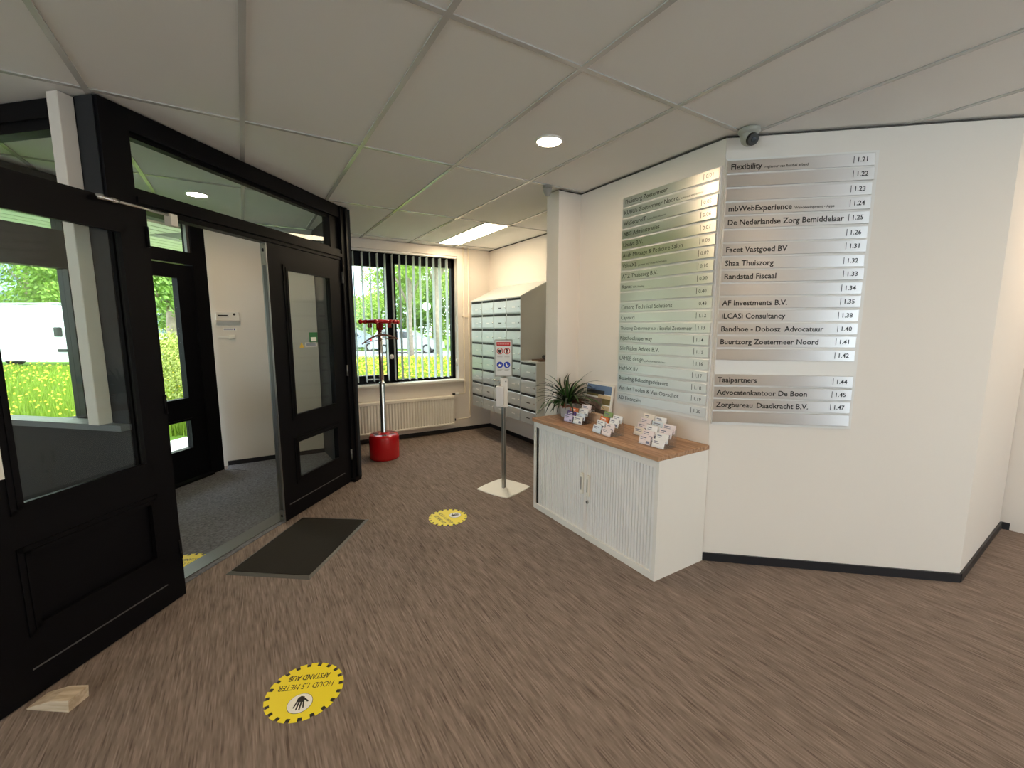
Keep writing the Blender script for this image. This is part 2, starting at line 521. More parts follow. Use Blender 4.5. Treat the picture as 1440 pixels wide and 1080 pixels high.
# corridor to the right
E1 = A0 + DA * LA
seg_wall('wall_corridor', [tuple(E1), (4.64, 0.705)], 0, WT, 0.15, WHITE, 'white corridor wall running back from the angled wall', -1)
seg_wall('wall_corridor_end', [(4.64, 0.85), (4.665, 0.55), (5.4, -1.2), (5.4, -3.6)], 0, WT, 0.15, WHITE, 'white wall closing the corridor at the right', -1)
m = MB(); m.box(-5.2, -3.75, 0, 1.6, -3.6, WT); m.box(3.8, -3.75, 0, 5.6, -3.6, WT); m.box(1.6, -3.75, 0, 3.8, -3.6, 0.10); m.box(1.6, -3.75, 2.42, 3.8, -3.6, WT)
m.build('wall_back', WHITE, label='white wall behind the camera around a wide window', cat='wall', kind='structure')
w9 = thing('window_9', 'wide black framed window in the wall behind the camera', 'window', kind='structure')
f = MB(); f.box(1.6, -3.71, 0.10, 3.8, -3.65, 0.17); f.box(1.6, -3.71, 2.35, 3.8, -3.65, 2.42)
for xx in (1.6, 2.665, 3.73): f.box(xx, -3.71, 0.17, xx + 0.07, -3.65, 2.35)
f.build('window_frame', BLACK, w9)
MB().box(1.66, -3.685, 0.16, 3.74, -3.678, 2.36).build('window_pane', GLASS, w9)
fe = st(-5.2, EXT)
m = MB(); m.box(-5.35, -3.7, 0, -5.2, fe.y, 0.12); m.box(-5.35, -3.7, 2.44, -5.2, fe.y, WT); m.box(-5.35, -3.7, 0.12, -5.2, -3.4, 2.44); m.box(-5.35, fe.y - 0.35, 0.12, -5.2, fe.y, 2.44)
m.build('wall_left', WHITE, label='white left wall of the lobby around an added daylight window', cat='wall', kind='structure')
w8 = thing('window_8', 'large black framed window added in the unseen left wall for daylight', 'window', kind='structure')  # unseen glazing added to bring more daylight into the lobby
f = MB(); f.box(-5.31, -3.4, 0.12, -5.25, fe.y - 0.35, 0.19); f.box(-5.31, -3.4, 2.37, -5.25, fe.y - 0.35, 2.44)
for yy in (-3.4, -1.82, fe.y - 0.42): f.box(-5.31, yy, 0.19, -5.25, yy + 0.07, 2.37)
f.build('window_frame', BLACK, w8)
MB().box(-5.285, -3.35, 0.18, -5.278, fe.y - 0.4, 2.38).build('window_pane', GLASS, w8)
# facade left of the vestibule, with windows letting daylight into the lobby
m = MB()
m.box(-5.3, EXT, 0, 0.0, EXT + 0.14, 0.10); m.box(-5.3, EXT, 2.45, 0.0, EXT + 0.14, WT)
for a, b in ((-5.3, -5.1), (-2.9, 0.0)):
    m.box(a, EXT, 0.10, b, EXT + 0.14, 2.45)
m.build('wall_facade', WHITE, None, FO, FR, label='white facade wall left of the vestibule', cat='wall', kind='structure')
for k, (a, b) in enumerate(((-5.1, -2.9),)):
    w = thing('window_%d' % (6 + k), 'black framed facade window far left of the vestibule', 'window', FO, FR, kind='structure')
    f = MB()
    f.box(a, EXT + 0.04, 0.10, b, EXT + 0.10, 0.16); f.box(a, EXT + 0.04, 2.39, b, EXT + 0.10, 2.45)
    for xx in (a, (a + b) / 2 - 0.035, b - 0.07): f.box(xx, EXT + 0.04, 0.16, xx + 0.07, EXT + 0.10, 2.39)
    f.build('window_frame', BLACK, w)
    MB().box(a + 0.06, EXT + 0.065, 0.15, b - 0.06, EXT + 0.073, 2.40).build('window_pane', GLASS, w)

# thin dark strips painting the shadow gap where walls meet the ceiling
def edge(name, a, b, label):
    a = Vector(a); b = Vector(b); d = (b - a).normalized(); n = Vector((-d.y, d.x))
    m = MB(); m.prism([tuple(a), tuple(b), tuple(b + n * 0.006), tuple(a + n * 0.006)], 'z', CEIL - 0.0105, CEIL - 0.003)
    m.build(name, SHADOWGAP, label=label, cat='trim', kind='structure')
edge('trim_1', (XW, 1.580), (XW, 2.822), 'thin dark strip painted as ceiling shadow gap above the left directory board')
edge('trim_2', tuple(E1), tuple(A0), 'thin dark strip painted as ceiling shadow gap above the right directory board')
edge('trim_3', (XW, 2.822), (2.164, 2.822), 'thin dark strip painted as ceiling shadow gap on the wall stub')
edge('trim_4', (3.03, 2.98), (3.03, 5.55), 'thin dark strip painted as ceiling shadow gap above the letterboxes')

# --- baseboards
def baseboard(name, a, b, label):
    a = Vector(a); b = Vector(b); d = (b - a).normalized(); n = Vector((-d.y, d.x))
    m = MB(); m.prism([tuple(a), tuple(b), tuple(b + n * 0.012), tuple(a + n * 0.012)], 'z', 0, 0.052)
    m.build(name, BASE, label=label, cat='baseboard', kind='structure')
baseboard('baseboard_angled', tuple(E1), tuple(A0), 'black baseboard under the angled wall')
baseboard('baseboard_corridor', (4.64, 0.705), tuple(E1), 'black baseboard along the corridor wall')
baseboard('baseboard_corridor_end', (5.4, -1.2), (4.652, 0.70), 'black baseboard on the wall at the corridor end')
baseboard('baseboard_window', (3.03, 5.55), (0.96, 5.55), 'black baseboard below the radiator')
baseboard('baseboard_alcove_right', (3.03, 2.98), (3.03, 5.55), 'black baseboard below the letterboxes')
baseboard('baseboard_vestibule', (0.72, 5.40), (-0.235, 5.40), 'black baseboard under the white vestibule wall')
baseboard('baseboard_pillar', (XW, 2.822), (2.164, 2.822), 'black baseboard of the wall stub behind the sideboard')

# ------------------------------------------------------------------ vestibule front: posts, transom, doors
w2 = thing('window_2', 'black timber frame with a long transom light above the vestibule doors', 'window', FO, FR, kind='structure')
MB().box(0.0, -0.02, 0, 0.13, 0.10, WT).build('corner_post', BLACK, w2)
MB().box(0.13, -0.02, 2.425, 1.97, 0.08, WT).build('head_rail', BLACK, w2)
m = MB(); m.box(0.13, -0.02, 2.06, 1.89, 0.08, 2.15); m.box(0.13, -0.032, 2.085, 1.89, -0.02, 2.115)
m.build('transom_bar', BLACK, w2)
m = MB(); m.box(1.89, -0.03, 0, 1.955, 0.09, WT); m.box(1.945, -0.045, 0, 1.975, 0.10, WT)
m.box(1.885, -0.055, 0, 1.99, 0.10, 0.035)
m.build('door_jamb', BLACK, w2)
m = MB(); m.box(0.13, 0.01, 2.405, 1.77, 0.06, 2.425); m.box(0.13, 0.01, 2.15, 1.77, 0.06, 2.165); m.box(1.77, 0.0, 2.15, 1.89, 0.07, 2.425)
m.build('glazing_bead', BLACK, w2)
MB().box(0.13, 0.03, 2.155, 1.78, 0.036, 2.415).build('transom_pane', GLASS, w2)
MB().box(0.13, 0.035, 0.0, 1.89, 0.155, 0.012).build('door_threshold', THRESH, None, FO, FR, label='dull grey metal threshold strip under the vestibule doors', cat='threshold', kind='structure')

def leaf(root, w, h, hinge_right, lock_mat, lower_glass=True, th=0.048):
    """door leaf: x 0..w, front face y=0, back face y=th"""
    st_l, st_r = 0.165, 0.165
    z = [0.006, 0.275, 0.60, 0.775, 1.905, h]
    m = MB()
    m.box(0, 0, z[0], st_l, th, h); m.box(w - st_r, 0, z[0], w, th, h)
    m.box(st_l, 0, z[0], w - st_r, th, z[1]); m.box(st_l, 0, z[2], w - st_r, th, z[3]); m.box(st_l, 0, z[4], w - st_r, th, h)
    m.build('door_frame', BLACK, root)
    b = MB()
    for z0, z1 in ((z[1], z[2]), (z[3], z[4])):
        x0, x1 = st_l, w - st_r
        for (a0, c0, a1, c1) in ((x0, z0, x1, z0 + 0.022), (x0, z1 - 0.022, x1, z1), (x0, z0, x0 + 0.022, z1), (x1 - 0.022, z0, x1, z1)):
            b.box(a0, -0.010, c0, a1, 0.012, c1)
        x0 -= 0.02; x1 += 0.02; z0 -= 0.02; z1 += 0.02
        for (a0, c0, a1, c1) in ((x0, z0, x1, z0 + 0.02), (x0, z1 - 0.02, x1, z1), (x0, z0, x0 + 0.02, z1), (x1 - 0.02, z0, x1, z1)):
            b.box(a0, -0.006, c0, a1, 0.0, c1)
    b.build('glazing_bead', BLACK, root)
    MB().box(st_l + 0.01, 0.022, z[3] + 0.01, w - st_r - 0.01, 0.028, z[4] - 0.01).build('upper_pane', GLASS, root)
    if lower_glass:
        MB().box(st_l + 0.01, 0.022, z[1] + 0.01, w - st_r - 0.01, 0.028, z[2] - 0.01).build('lower_pane', GLASS, root)
    else:
        MB().box(st_l + 0.01, 0.018, z[1] + 0.01, w - st_r - 0.01, 0.035, z[2] - 0.01).build('lower_panel', BLACK, root)
    MB().box(0.05, -0.004, 0.118, w - 0.10, 0.0, 0.124).build('kick_groove', ALUD, root)

# right leaf, closed, in the plane of the frame
d2 = thing('door_2', 'black glazed right hand vestibule door leaf standing closed', 'door', (st(1.0, -0.012).x, st(1.0, -0.012).y, 0), FR, kind='structure')
leaf(d2, 0.885, 2.055, True, ALU)
m = MB(); m.box(-0.004, 0.0, 0.006, 0.0, 0.048, 2.05)
lk = m.build('lock_edge', ALU, d2, label='bare metal edge of the leaf')
m = MB(); m.box(-0.007, 0.012, 0.10, -0.004, 0.036, 1.90); lk2 = m.build('edge_groove', ALUD, lk)
m = MB(); m.box(-0.009, 0.006, 0.02, -0.004, 0.042, 0.10); m.box(-0.009, 0.006, 1.90, -0.004, 0.042, 2.045); m.build('bolt_plate', STEEL, lk)
m = MB(); m.box(-0.011, 0.018, 0.045, -0.009, 0.03, 0.062); m.box(-0.011, 0.018, 1.99, -0.009, 0.03, 2.012); m.build('bolt_hole', SLOT, lk)
for hz in (0.22, 1.02, 1.86):
    MB().tube([(0.888, -0.012, hz), (0.888, -0.012, hz + 0.10)], 0.009, 8).build('hinge', ALUD, d2)
def sticker_part(name, mat, root, x0, z0, x1, z1, y=0.020):
    return MB().box(x0, y, z0, x1, y + 0.001, z1).build(name, mat, root)
gs = sticker_part('green_sticker', GREENST, d2, 0.425, 1.34, 0.53, 1.425)
sticker_part('sticker_field', VWHITE, gs, 0.443, 1.352, 0.512, 1.385, 0.0193)
ts = MB().prism([(0.30, 1.305), (0.355, 1.305), (0.3275, 1.35)], 'y', 0.0200, 0.0212).build('warning_sticker', AMBER, d2)
ws = sticker_part('label_sticker', SIGNGREY, d2, 0.37, 1.307, 0.515, 1.345)
sticker_part('label_print', CARB, ws, 0.385, 1.313, 0.50, 1.339, 0.0193)
tag(gs, 'small green and white sticker'); tag(ts, 'yellow warning triangle sticker')

# left leaf, swung right round in front of the side glazing
HA = Vector((-0.369, 2.848)); LD = Vector((-0.6407, -0.7678)); LN = Vector((0.7678, -0.6407))
LR = math.atan2(LD.y, LD.x)
d1 = thing('door_1', 'black glazed left hand vestibule door leaf swung wide open', 'door', (HA.x, HA.y, 0), LR, kind='structure')
# build with the front face towards +y of the leaf frame: mirror in y
def leaf_left(root, w, h, th=0.048):
    x0, x1 = 0.125, w - 0.145
    z = [0.006, 0.275, 0.60, 0.775, 1.925, h]
    m = MB()
    m.box(0, 0, z[0], x0, -th, h); m.box(x1, 0, z[0], w, -th, h)
    m.box(x0, 0, z[0], x1, -th, z[1]); m.box(x0, 0, z[2], x1, -th, z[3]); m.box(x0, 0, z[4], x1, -th, h)
    m.build('door_frame', BLACK, root)
    b = MB()
    for z0, z1 in ((z[1], z[2]), (z[3], z[4])):
        for (a0, c0, a1, c1) in ((x0, z0, x1, z0 + 0.02), (x0, z1 - 0.02, x1, z1), (x0, z0, x0 + 0.02, z1), (x1 - 0.02, z0, x1, z1)):
            b.box(a0, 0.010, c0, a1, -0.012, c1)
        q0, q1, r0, r1 = x0 - 0.02, x1 + 0.02, z0 - 0.02, z1 + 0.02
        for (a0, c0, a1, c1) in ((q0, r0, q1, r0 + 0.02), (q0, r1 - 0.02, q1, r1), (q0, r0, q0 + 0.02, r1), (q1 - 0.02, r0, q1, r1)):
            b.box(a0, 0.006, c0, a1, 0.0, c1)
    b.build('glazing_bead', BLACK, root)
    MB().box(x0 + 0.01, -0.022, z[3] + 0.01, x1 - 0.01, -0.028, z[4] - 0.01).build('upper_pane', GLASS, root)
    MB().box(x0 + 0.01, -0.018, z[1] + 0.01, x1 - 0.01, -0.035, z[2] - 0.01).build('lower_panel', BLACK, root)
    MB().box(0.10, 0.0, 0.117, w - 0.12, 0.0035, 0.122).build('kick_groove', ALUD, root)
leaf_left(d1, 0.80, 2.055)
m = MB(); m.box(0.80, 0.0, 0.006, 0.804, -0.048, 2.05)
m.build('lock_edge', ALU, d1, label='bare metal edge of the leaf')
MB().box(0.672, 0.0, 0.905, 0.79, 0.003, 1.085).build('notice_plate', VWHITE, d1, label='plain white plate on the door stile')
for hz in (0.22, 1.02, 1.86):
    MB().tube([(0.009, 0.003, hz), (0.009, 0.003, hz + 0.10)], 0.008, 8).build('hinge', BLACK, d1)
# closer arm reaching from the leaf to the transom bar
li = Matrix.Translation((HA.x, HA.y, 0)) @ Matrix.Rotation(LR, 4, 'Z')
pa = Vector((0.235, 0.03, 2.035)); pb = li.inverted() @ st(0.27, -0.06, 2.055)
m = MB(); m.tube([pa, pb], 0.008, 8); m.tube([pa + Vector((0, 0, -0.012)), pa + Vector((0, 0, 0.012))], 0.016, 10)
m.tube([pa + (pb - pa) * 0.14, pa + (pb - pa) * 0.22], 0.012, 8)
m.build('closer_arm', STEEL, d1, label='thin steel closer arm')
pc = pb + Vector((0, 0, -0.01))
MB().box(pc.x - 0.02, pc.y - 0.02, pc.z - 0.045, pc.x + 0.02, pc.y + 0.02, pc.z + 0.015).build('closer_bracket', HANDLE, d1)
# closer slide rail on the transom
MB().bbox(0.30, -0.05, 2.045, 0.95, -0.02, 2.075, 0.003).build('closer_rail', BLACK, w2)

# ------------------------------------------------------------------ side glazing of the vestibule
w3 = thing('window_3', 'side glazing of the vestibule with dark lower panel behind the open door', 'window', FO, FR, kind='structure')
m = MB(); m.box(-0.02, 0.165, 2.39, 0.05, EXT, WT); m.box(-0.035, 0.17, 2.435, -0.02, EXT, 2.46); m.box(0.0, 0.10, 2.39, 0.05, 0.165, WT)
m.build('head_rail', BLACK, w3)
MB().box(-0.005, 0.10, 0.0, 0.05, EXT, 0.96).build('lower_panel', DARK, w3)
MB().box(-0.05, 0.0, 0.955, 0.05, EXT, 0.985).build('sill_board', SILL, w3)
MB().box(-0.006, 0.0, 0.0, -0.0005, 0.10, WT).build('post_lit_face', DARK, w3)  # grey sheet paints the light falling on the black corner post's left face
MB().bbox(-0.066, 0.113, 0.985, 0.0, 0.178, WT, 0.003).build('white_post', POST, w3, label='square white timber post standing on the sill')
MB().box(0.0, 0.10, 0.985, 0.04, 0.16, 2.39).build('side_stile', DARK, w3)
MB().box(0.012, 0.16, 0.98, 0.018, EXT, 2.395).build('side_pane', GLASS, w3)

# ------------------------------------------------------------------ exterior facade of the vestibule
w4 = thing('window_4', 'black outer frame of the vestibule with side light and transom lights', 'window', FO, FR, kind='structure')
Y0, Y1 = EXT, EXT + 0.10
m = MB(); m.box(-0.05, Y0, 2.425, 1.96, Y1, WT); m.build('head_rail', BLACK, w4)
m = MB(); m.box(-0.05, Y0, 0, 0.10, Y1, WT); m.build('mullion', BLACK, w4)
m = MB(); m.box(0.79, Y0, 0, 0.91, Y1, WT); m.build('mullion', BLACK, w4)
m = MB(); m.box(1.80, Y0, 0, 1.945, Y1, WT); m.build('mullion', BLACK, w4)
m = MB(); m.box(0.10, Y0, 0, 0.79, Y1, 0.80); m.build('lower_panel', BLACK, w4)
m = MB(); m.box(0.10, Y0, 1.885, 0.79, Y1, 2.15); m.build('transom_bar', BLACK, w4)
m = MB(); m.box(0.91, Y0, 2.045, 1.80, Y1, 2.155); m.build('transom_bar', BLACK, w4)
MB().box(0.10, Y0 + 0.05, 0.80, 0.79, Y0 + 0.056, 1.885).build('side_pane', GLASS, w4)
MB().box(0.10, Y0 + 0.05, 2.15, 0.79, Y0 + 0.056, 2.425).build('transom_pane', GLASS, w4)
MB().box(0.91, Y0 + 0.05, 2.155, 1.80, Y0 + 0.056, 2.425).build('transom_pane', GLASS, w4)
m = MB(); m.box(1.775, Y0 + 0.02, 2.155, 1.80, Y0 + 0.05, 2.425); m.build('glazing_bead', ALUD, w4)
d3 = thing('door_3', 'black outer entrance door with tall and small glass panes', 'door', (st(0.915, EXT + 0.02).x, st(0.915, EXT + 0.02).y, 0), FR, kind='structure')
def ext_leaf(root, w):
    th = 0.05; x0, x1 = 0.14, w - 0.16
    z = [0.03, 0.325, 0.59, 0.805, 1.912, 2.035]
    m = MB()
    m.box(0, 0, z[0], x0, th, z[5]); m.box(x1, 0, z[0], w, th, z[5])
    m.box(x0, 0, z[0], x1, th, z[1]); m.box(x0, 0, z[2], x1, th, z[3]); m.box(x0, 0, z[4], x1, th, z[5])
    m.build('door_frame', BLACK, root)
    b = MB()
    for z0, z1 in ((z[1], z[2]), (z[3], z[4])):
        for (a0, c0, a1, c1) in ((x0 - 0.02, z0 - 0.02, x1 + 0.02, z0), (x0 - 0.02, z1, x1 + 0.02, z1 + 0.02), (x0 - 0.02, z0, x0, z1), (x1, z0, x1 + 0.02, z1)):
            b.box(a0, -0.01, c0, a1, 0.0, c1)
    b.build('glazing_bead', BLACK, root)
    MB().box(x0, 0.022, z[3], x1, 0.028, z[4]).build('upper_pane', GLASS, root)
    MB().box(x0, 0.022, z[1], x1, 0.028, z[2]).build('lower_pane', GLASS, root)
ext_leaf(d3, 0.88)
MB().box(0.91, EXT - 0.03, 0.0, 1.80, EXT + 0.1, 0.025).build('door_threshold.001', BLACK, None, FO, FR, label='black threshold under the outer entrance door', cat='threshold', kind='structure')

# ------------------------------------------------------------------ alcove window
w1 = thing('window_1', 'black two part window behind vertical blinds in the alcove', 'window', kind='structure')
FY0, FY1 = 5.66, 5.73
m = MB()
m.box(WX0, FY0, WZ0, WX1, FY1, 0.775); m.box(WX0, FY0, 2.27, WX1, FY1, WZ1); m.box(WX0, FY0, WZ0, 1.075, FY1, WZ1); m.box(2.49, FY0, WZ0, WX1, FY1, WZ1); m.box(1.62, FY0, WZ0, 1.71, FY1, WZ1)
m.build('window_frame', BLACK, w1)
m = MB()
m.box(1.075, FY0 - 0.01, 0.775, 1.62, FY1 - 0.01, 0.85); m.box(1.075, FY0 - 0.01, 2.215, 1.62, FY1 - 0.01, 2.27); m.box(1.575, FY0 - 0.01, 0.85, 1.62, FY1 - 0.01, 2.215); m.box(1.075, FY0 - 0.01, 0.85, 1.105, FY1 - 0.01, 2.215)
m.build('window_sash', BLACK, w1)
MB().box(1.10, 5.69, 0.84, 1.58, 5.696, 2.22).build('window_pane', GLASS, w1)
MB().box(1.705, 5.69, 0.77, 2.495, 5.696, 2.275).build('window_pane', GLASS, w1)
MB().bbox(0.96, 5.50, 0.712, 2.60, 5.66, 0.742, 0.004).build('window_sill', WPLAST, w1)
MB().tube([(1.30, 5.645, 0.80), (1.36, 5.645, 0.80), (1.48, 5.64, 0.795)], 0.012, 8).build('window_handle', STEEL, w1)

# vertical blind
vb = thing('vertical_blind', 'pale blue white vertical blind drawn open across the alcove window', 'blind', (0, 0, 0))
m = MB(); m.bbox(1.035, 5.555, 2.385, 2.53, 5.605, 2.412, 0.003); m.build('headrail', WPLAST, vb)
slat = MB().box(-0.0012, -0.0445, 0.775, 0.0012, 0.0445, 2.375).mesh('blind_slat', SLATW)
SX = [1.092, 1.184, 1.286, 1.383, 1.472, 1.566, 1.657, 1.752, 1.842, 1.936, 2.024, 2.118, 2.210, 2.300, 2.398]
for i, x in enumerate(SX):
    s_ = link('blind_slat', slat, vb, (x, 5.60, 0), math.radians(random.uniform(-4, 3)))
MB().tube([(2.515, 5.57, 2.38), (2.515, 5.57, 1.02)], 0.0025, 5).tube([(2.515, 5.57, 1.02), (2.515, 5.57, 0.93)], 0.011, 8).build('pull_cord', WPLAST, vb)
MB().lathe([(0.001, 0), (0.022, 0.006), (0.028, 0.03), (0.022, 0.054), (0.001, 0.06)], 10, (1.60, 5.545, 1.06)).build('cord_weight', WPLAST, vb)

# radiator with its pipes
rd = thing('radiator', 'cream panel radiator with two thin pipes under the alcove window', 'radiator')
m = MB()
prof = []
x = 0.965; k = 0
m.box(0.965, 5.465, 0.125, 2.415, 5.525, 0.525)
while x < 2.40:
    m.prism([(x + 0.004, 5.465), (x + 0.012, 5.457), (x + 0.026, 5.457), (x + 0.034, 5.465)], 'z', 0.15, 0.49)
    x += 0.0385
m.build('radiator_panel', RADW, rd)
m = MB(); m.bbox(0.965, 5.452, 0.49, 2.415, 5.54, 0.53, 0.006); m.bbox(0.965, 5.452, 0.12, 2.415, 5.53, 0.15, 0.006); m.build('radiator_rail', RADW, rd)
for bx_ in (1.2, 2.2): MB().box(bx_, 5.52, 0.2, bx_ + 0.04, 5.55, 0.5).build('wall_bracket', RADW, rd)
m = MB(); m.tube([(2.612, 5.525, CEIL), (2.612, 5.525, 0.60), (2.612, 5.518, 0.555), (2.59, 5.505, 0.545), (2.41, 5.50, 0.545)], 0.0095, 8); m.build('heating_pipe', PIPEW, rd)
m = MB(); m.tube([(2.690, 5.525, CEIL), (2.690, 5.525, 0.24), (2.69, 5.518, 0.195), (2.66, 5.505, 0.185), (2.41, 5.50, 0.18)], 0.0095, 8); m.build('heating_pipe', PIPEW, rd)
m = MB(); m.tube([(2.41, 5.50, 0.545), (2.445, 5.50, 0.545)], 0.016, 8); m.build('radiator_valve', DARK, rd)
m = MB(); m.tube([(2.45, 5.50, 0.545), (2.50, 5.50, 0.545)], 0.02, 10); m.build('valve_knob', WPLAST, rd)
m = MB(); m.tube([(2.41, 5.50, 0.18), (2.45, 5.50, 0.18)], 0.018, 8); m.build('radiator_valve', DARK, rd)
m = MB(); m.box(2.60, 5.53, 1.60, 2.70, 5.55, 1.625); m.build('pipe_clip', PIPEW, rd)

# ------------------------------------------------------------------ ceiling fittings
def downlight(x, y, label, r=0.068):
    t = thing('ceiling_light', label, 'ceiling light', (x, y, CEIL - 0.004), group='round recessed downlights')
    m = MB(); m.lathe([(r + 0.012, 0.006), (r + 0.012, 0.0), (r + 0.002, -0.004), (r, 0.0), (r, 0.006)], 28); m.build('trim_ring', WPLAST, t)
    m = MB(); m.lathe([(r, 0.004), (r, -0.0015), (0.001, -0.002)], 28); m.build('diffuser', LAMPW, t)
    return t
downlight(1.572, 2.152, 'round glowing downlight in the ceiling above the sanitiser stand')
downlight(-0.245, 4.455, 'round glowing downlight in the vestibule ceiling behind the transom')
for k, (x, y) in enumerate(((0.37, 0.87), (3.35, -0.75), (1.57, -0.85), (-1.43, 0.87), (-1.43, -1.70), (4.35, 0.15), (-3.2, 0.2), (3.35, -2.6))):
    downlight(x, y, ['round downlight above the camera', 'round downlight to the right behind the camera', 'round downlight behind the camera', 'round downlight left of the camera', 'round downlight far behind on the left', 'round downlight in the corridor on the right', 'round downlight by the left wall', 'round downlight in the far back corner'][k])
pl = thing('ceiling_panel_light', 'long rectangular glowing light panel in the alcove ceiling', 'ceiling light', (0, 0, CEIL - 0.004))
MB().box(2.195, ys[6] + 0.012, 0.001, 2.475, ys[7] - 0.012, 0.006).build('panel_frame', WPLAST, pl)
MB().box(2.205, ys[6] + 0.024, -0.001, 2.465, ys[7] - 0.024, 0.003).build('diffuser', PANELW, pl)

dt = thing('motion_detector', 'small grey cone shaped detector hanging from the ceiling by the wall stub', 'detector', (2.035, 2.80, CEIL - 0.004))
MB().lathe([(0.036, 0.0), (0.037, -0.012), (0.033, -0.016)], 20).build('mounting_plate', GREYPL, dt)
MB().lathe([(0.033, -0.014), (0.032, -0.035), (0.024, -0.058), (0.012, -0.072), (0.001, -0.076)], 20).build('sensor_dome', GREYPL, dt)
cm = thing('security_camera', 'grey dome security camera on the ceiling above the directory boards', 'camera', (2.405, 1.463, CEIL - 0.004))
MB().lathe([(0.056, 0.0), (0.056, -0.012), (0.045, -0.024), (0.03, -0.028)], 24).build('mounting_base', CAMW, cm)
MB().lathe([(0.001, -0.002), (0.025, -0.006), (0.040, -0.022), (0.043, -0.042), (0.036, -0.064), (0.018, -0.080), (0.001, -0.084)], 24).build('camera_ball', CAMW, cm)
dv = Vector((-0.34, -0.74, -0.40)).normalized()
c0 = Vector((0, 0, -0.045))
m = MB(); m.tube([c0 + dv * 0.030, c0 + dv * 0.046], [0.033, 0.029], 20); m.build('lens_ring', VBLACK, cm)
m = MB(); m.tube([c0 + dv * 0.045, c0 + dv * 0.049], [0.015, 0.011], 16); m.build('lens', CARGLASS, cm)

# ------------------------------------------------------------------ directory boards
LEFT = [("Thuiszorg Zoetermeer", "", "0.01"), ("KUBUS Zoetermeer Noord,", "administratiekantoor", ""), ("WeSecureIT", "Consulting adviseurs", "0.05"),
        ("ABG Administraties", "", "0.06"), ("Linalya B.V.", "", "0.07"), ("Ansh Massage & Pedicure Salon", "", "0.08"), ("ValueXL", "partners voor integrale innovatie", "0.09"),
        ("ATZ Thuiszorg B.V.", "", "0.10"), ("Kavos", "ICT . Hosting", "0.30"), ("", "", "0.40"), ("Cimorq Technical Solutions", "", "0.43"), ("Capricci", "", "1.12"),
        ("Thuiszorg Zoetermeer e.o. / Español Zoetermeer", "", "1.13"), ("Rijschoolsuperway", "", "1.14"), ("SlimRijden Advies B.V.", "", "1.15"), ("LAMEE design", "grafisch ontwerpbureau", "1.16"),
        ("HeMeX BV", "", "1.17"), ("Besseling Belastingadviseurs", "", "1.18"), ("Van der Toolen & Van Oorschot", "", "1.19"), ("AD Financiën", "", "1.20")]
RIGHT = [("Flexibility", "regisseur van flexibel arbeid", "1.21"), ("", "", "1.22"), ("", "", "1.23"), ("mbWebExperience", "Webdevelopment - Apps", "1.24"), ("De Nederlandse Zorg Bemiddelaar", "", "1.25"),
         ("", "", "1.26"), ("Facet Vastgoed BV", "", "1.31"), ("Shaa Thuiszorg", "", "1.32"), ("Randstad Fiscaal", "", "1.33"), ("", "", "1.34"), ("AF Investments B.V.", "", "1.35"), ("iLCASi Consultancy", "", "1.38"),
         ("Bandhoe - Dobosz  Advocatuur", "", "1.40"), ("Buurtzorg Zoetermeer Noord", "", "1.41"), ("", "", "1.42"), None, ("Taalpartners", "", "1.44"), ("Advocatenkantoor De Boon", "", "1.45"), ("Zorgbureau  Daadkracht B.V.", "", "1.47"), ("", "", "")]
def board(root, rows, w, ztop, pitch, ph, bold, size, right):
    y = -0.012
    pm = MB().bbox(0, -0.006, 0, w, 0.004, ph, 0.0012).mesh('name_plate', PLATE)
    for i, r in enumerate(rows):
        if r is None: continue
        z = ztop - pitch * i - ph
        p = link('name_plate', pm, root, (0, y, z))
        p.rotation_euler = (math.radians(random.uniform(-0.7, 0.7)), math.radians(random.uniform(-0.12, 0.12)), math.radians(random.uniform(-0.6, 0.6)))
        name, small, num = r
        ms = []
        bz = ph * 0.27
        tm = None
        x1 = 0.016
        if name:
            sz = size
            for word in name.split('  '):
                me = text_mesh(word, sz, INK, bold)
                xs_ = [v.co.x for v in me.vertices]
                lim = w - 0.14
                if max(xs_) > lim:
                    k = lim / max(xs_)
                    for v in me.vertices: v.co.x *= k; v.co.z *= 0.5 + 0.5 * k
                for v in me.vertices: v.co.x += x1; v.co.z += bz; v.co.y = -0.0066
                x1 = max(v.co.x for v in me.vertices) + 0.020
                link('name_lettering', me, p)
            x1 -= 0.008
        if small:
            me = text_mesh(small, size * 0.46, INK, bold * 0.6)
            for v in me.vertices: v.co.x += x1; v.co.z += bz; v.co.y = -0.0066
            link('small_lettering', me, p)
        if num:
            me = text_mesh(num, size * 0.80, INK, bold)
            for v in me.vertices: v.co.x += w - 0.088; v.co.z += bz + 0.004; v.co.y = -0.0066
            link('number_lettering', me, p)
            if num != '0.43':
                MB().box(w - 0.103, -0.0067, bz - 0.002, w - 0.1, -0.006, bz + 0.034).build('number_bar', INK, p)
BACKP = M('board_backing', (0.80, 0.78, 0.75), 0.35, spec=0.4)
lb = thing('directory_board', 'left directory board of brushed metal name plates beginning with Thuiszorg Zoetermeer', 'sign', (XW - 0.0045, 2.338, 0), R90)
MB().box(-0.004, -0.008, 0.90, 0.745, 0.004, 2.376).build('backing_panel', BACKP, lb)
board(lb, LEFT, 0.739, 2.372, 0.0732, 0.0605, 0.004, 0.0395, False)
a1 = A0 + DA * 0.006 + Vector((-DA.y, DA.x)) * -0.0045
rb = thing('directory_board', 'right directory board of brushed metal name plates beginning with Flexibility', 'sign', (a1.x, a1.y, 0), ANG)
MB().box(0.0, -0.008, 0.884, 0.755, 0.004, 2.403).build('backing_panel', BACKP, rb)
rbi = rb
board(rb, RIGHT, 0.735, 2.390, 0.0750, 0.064, 0.020, 0.0425, True)

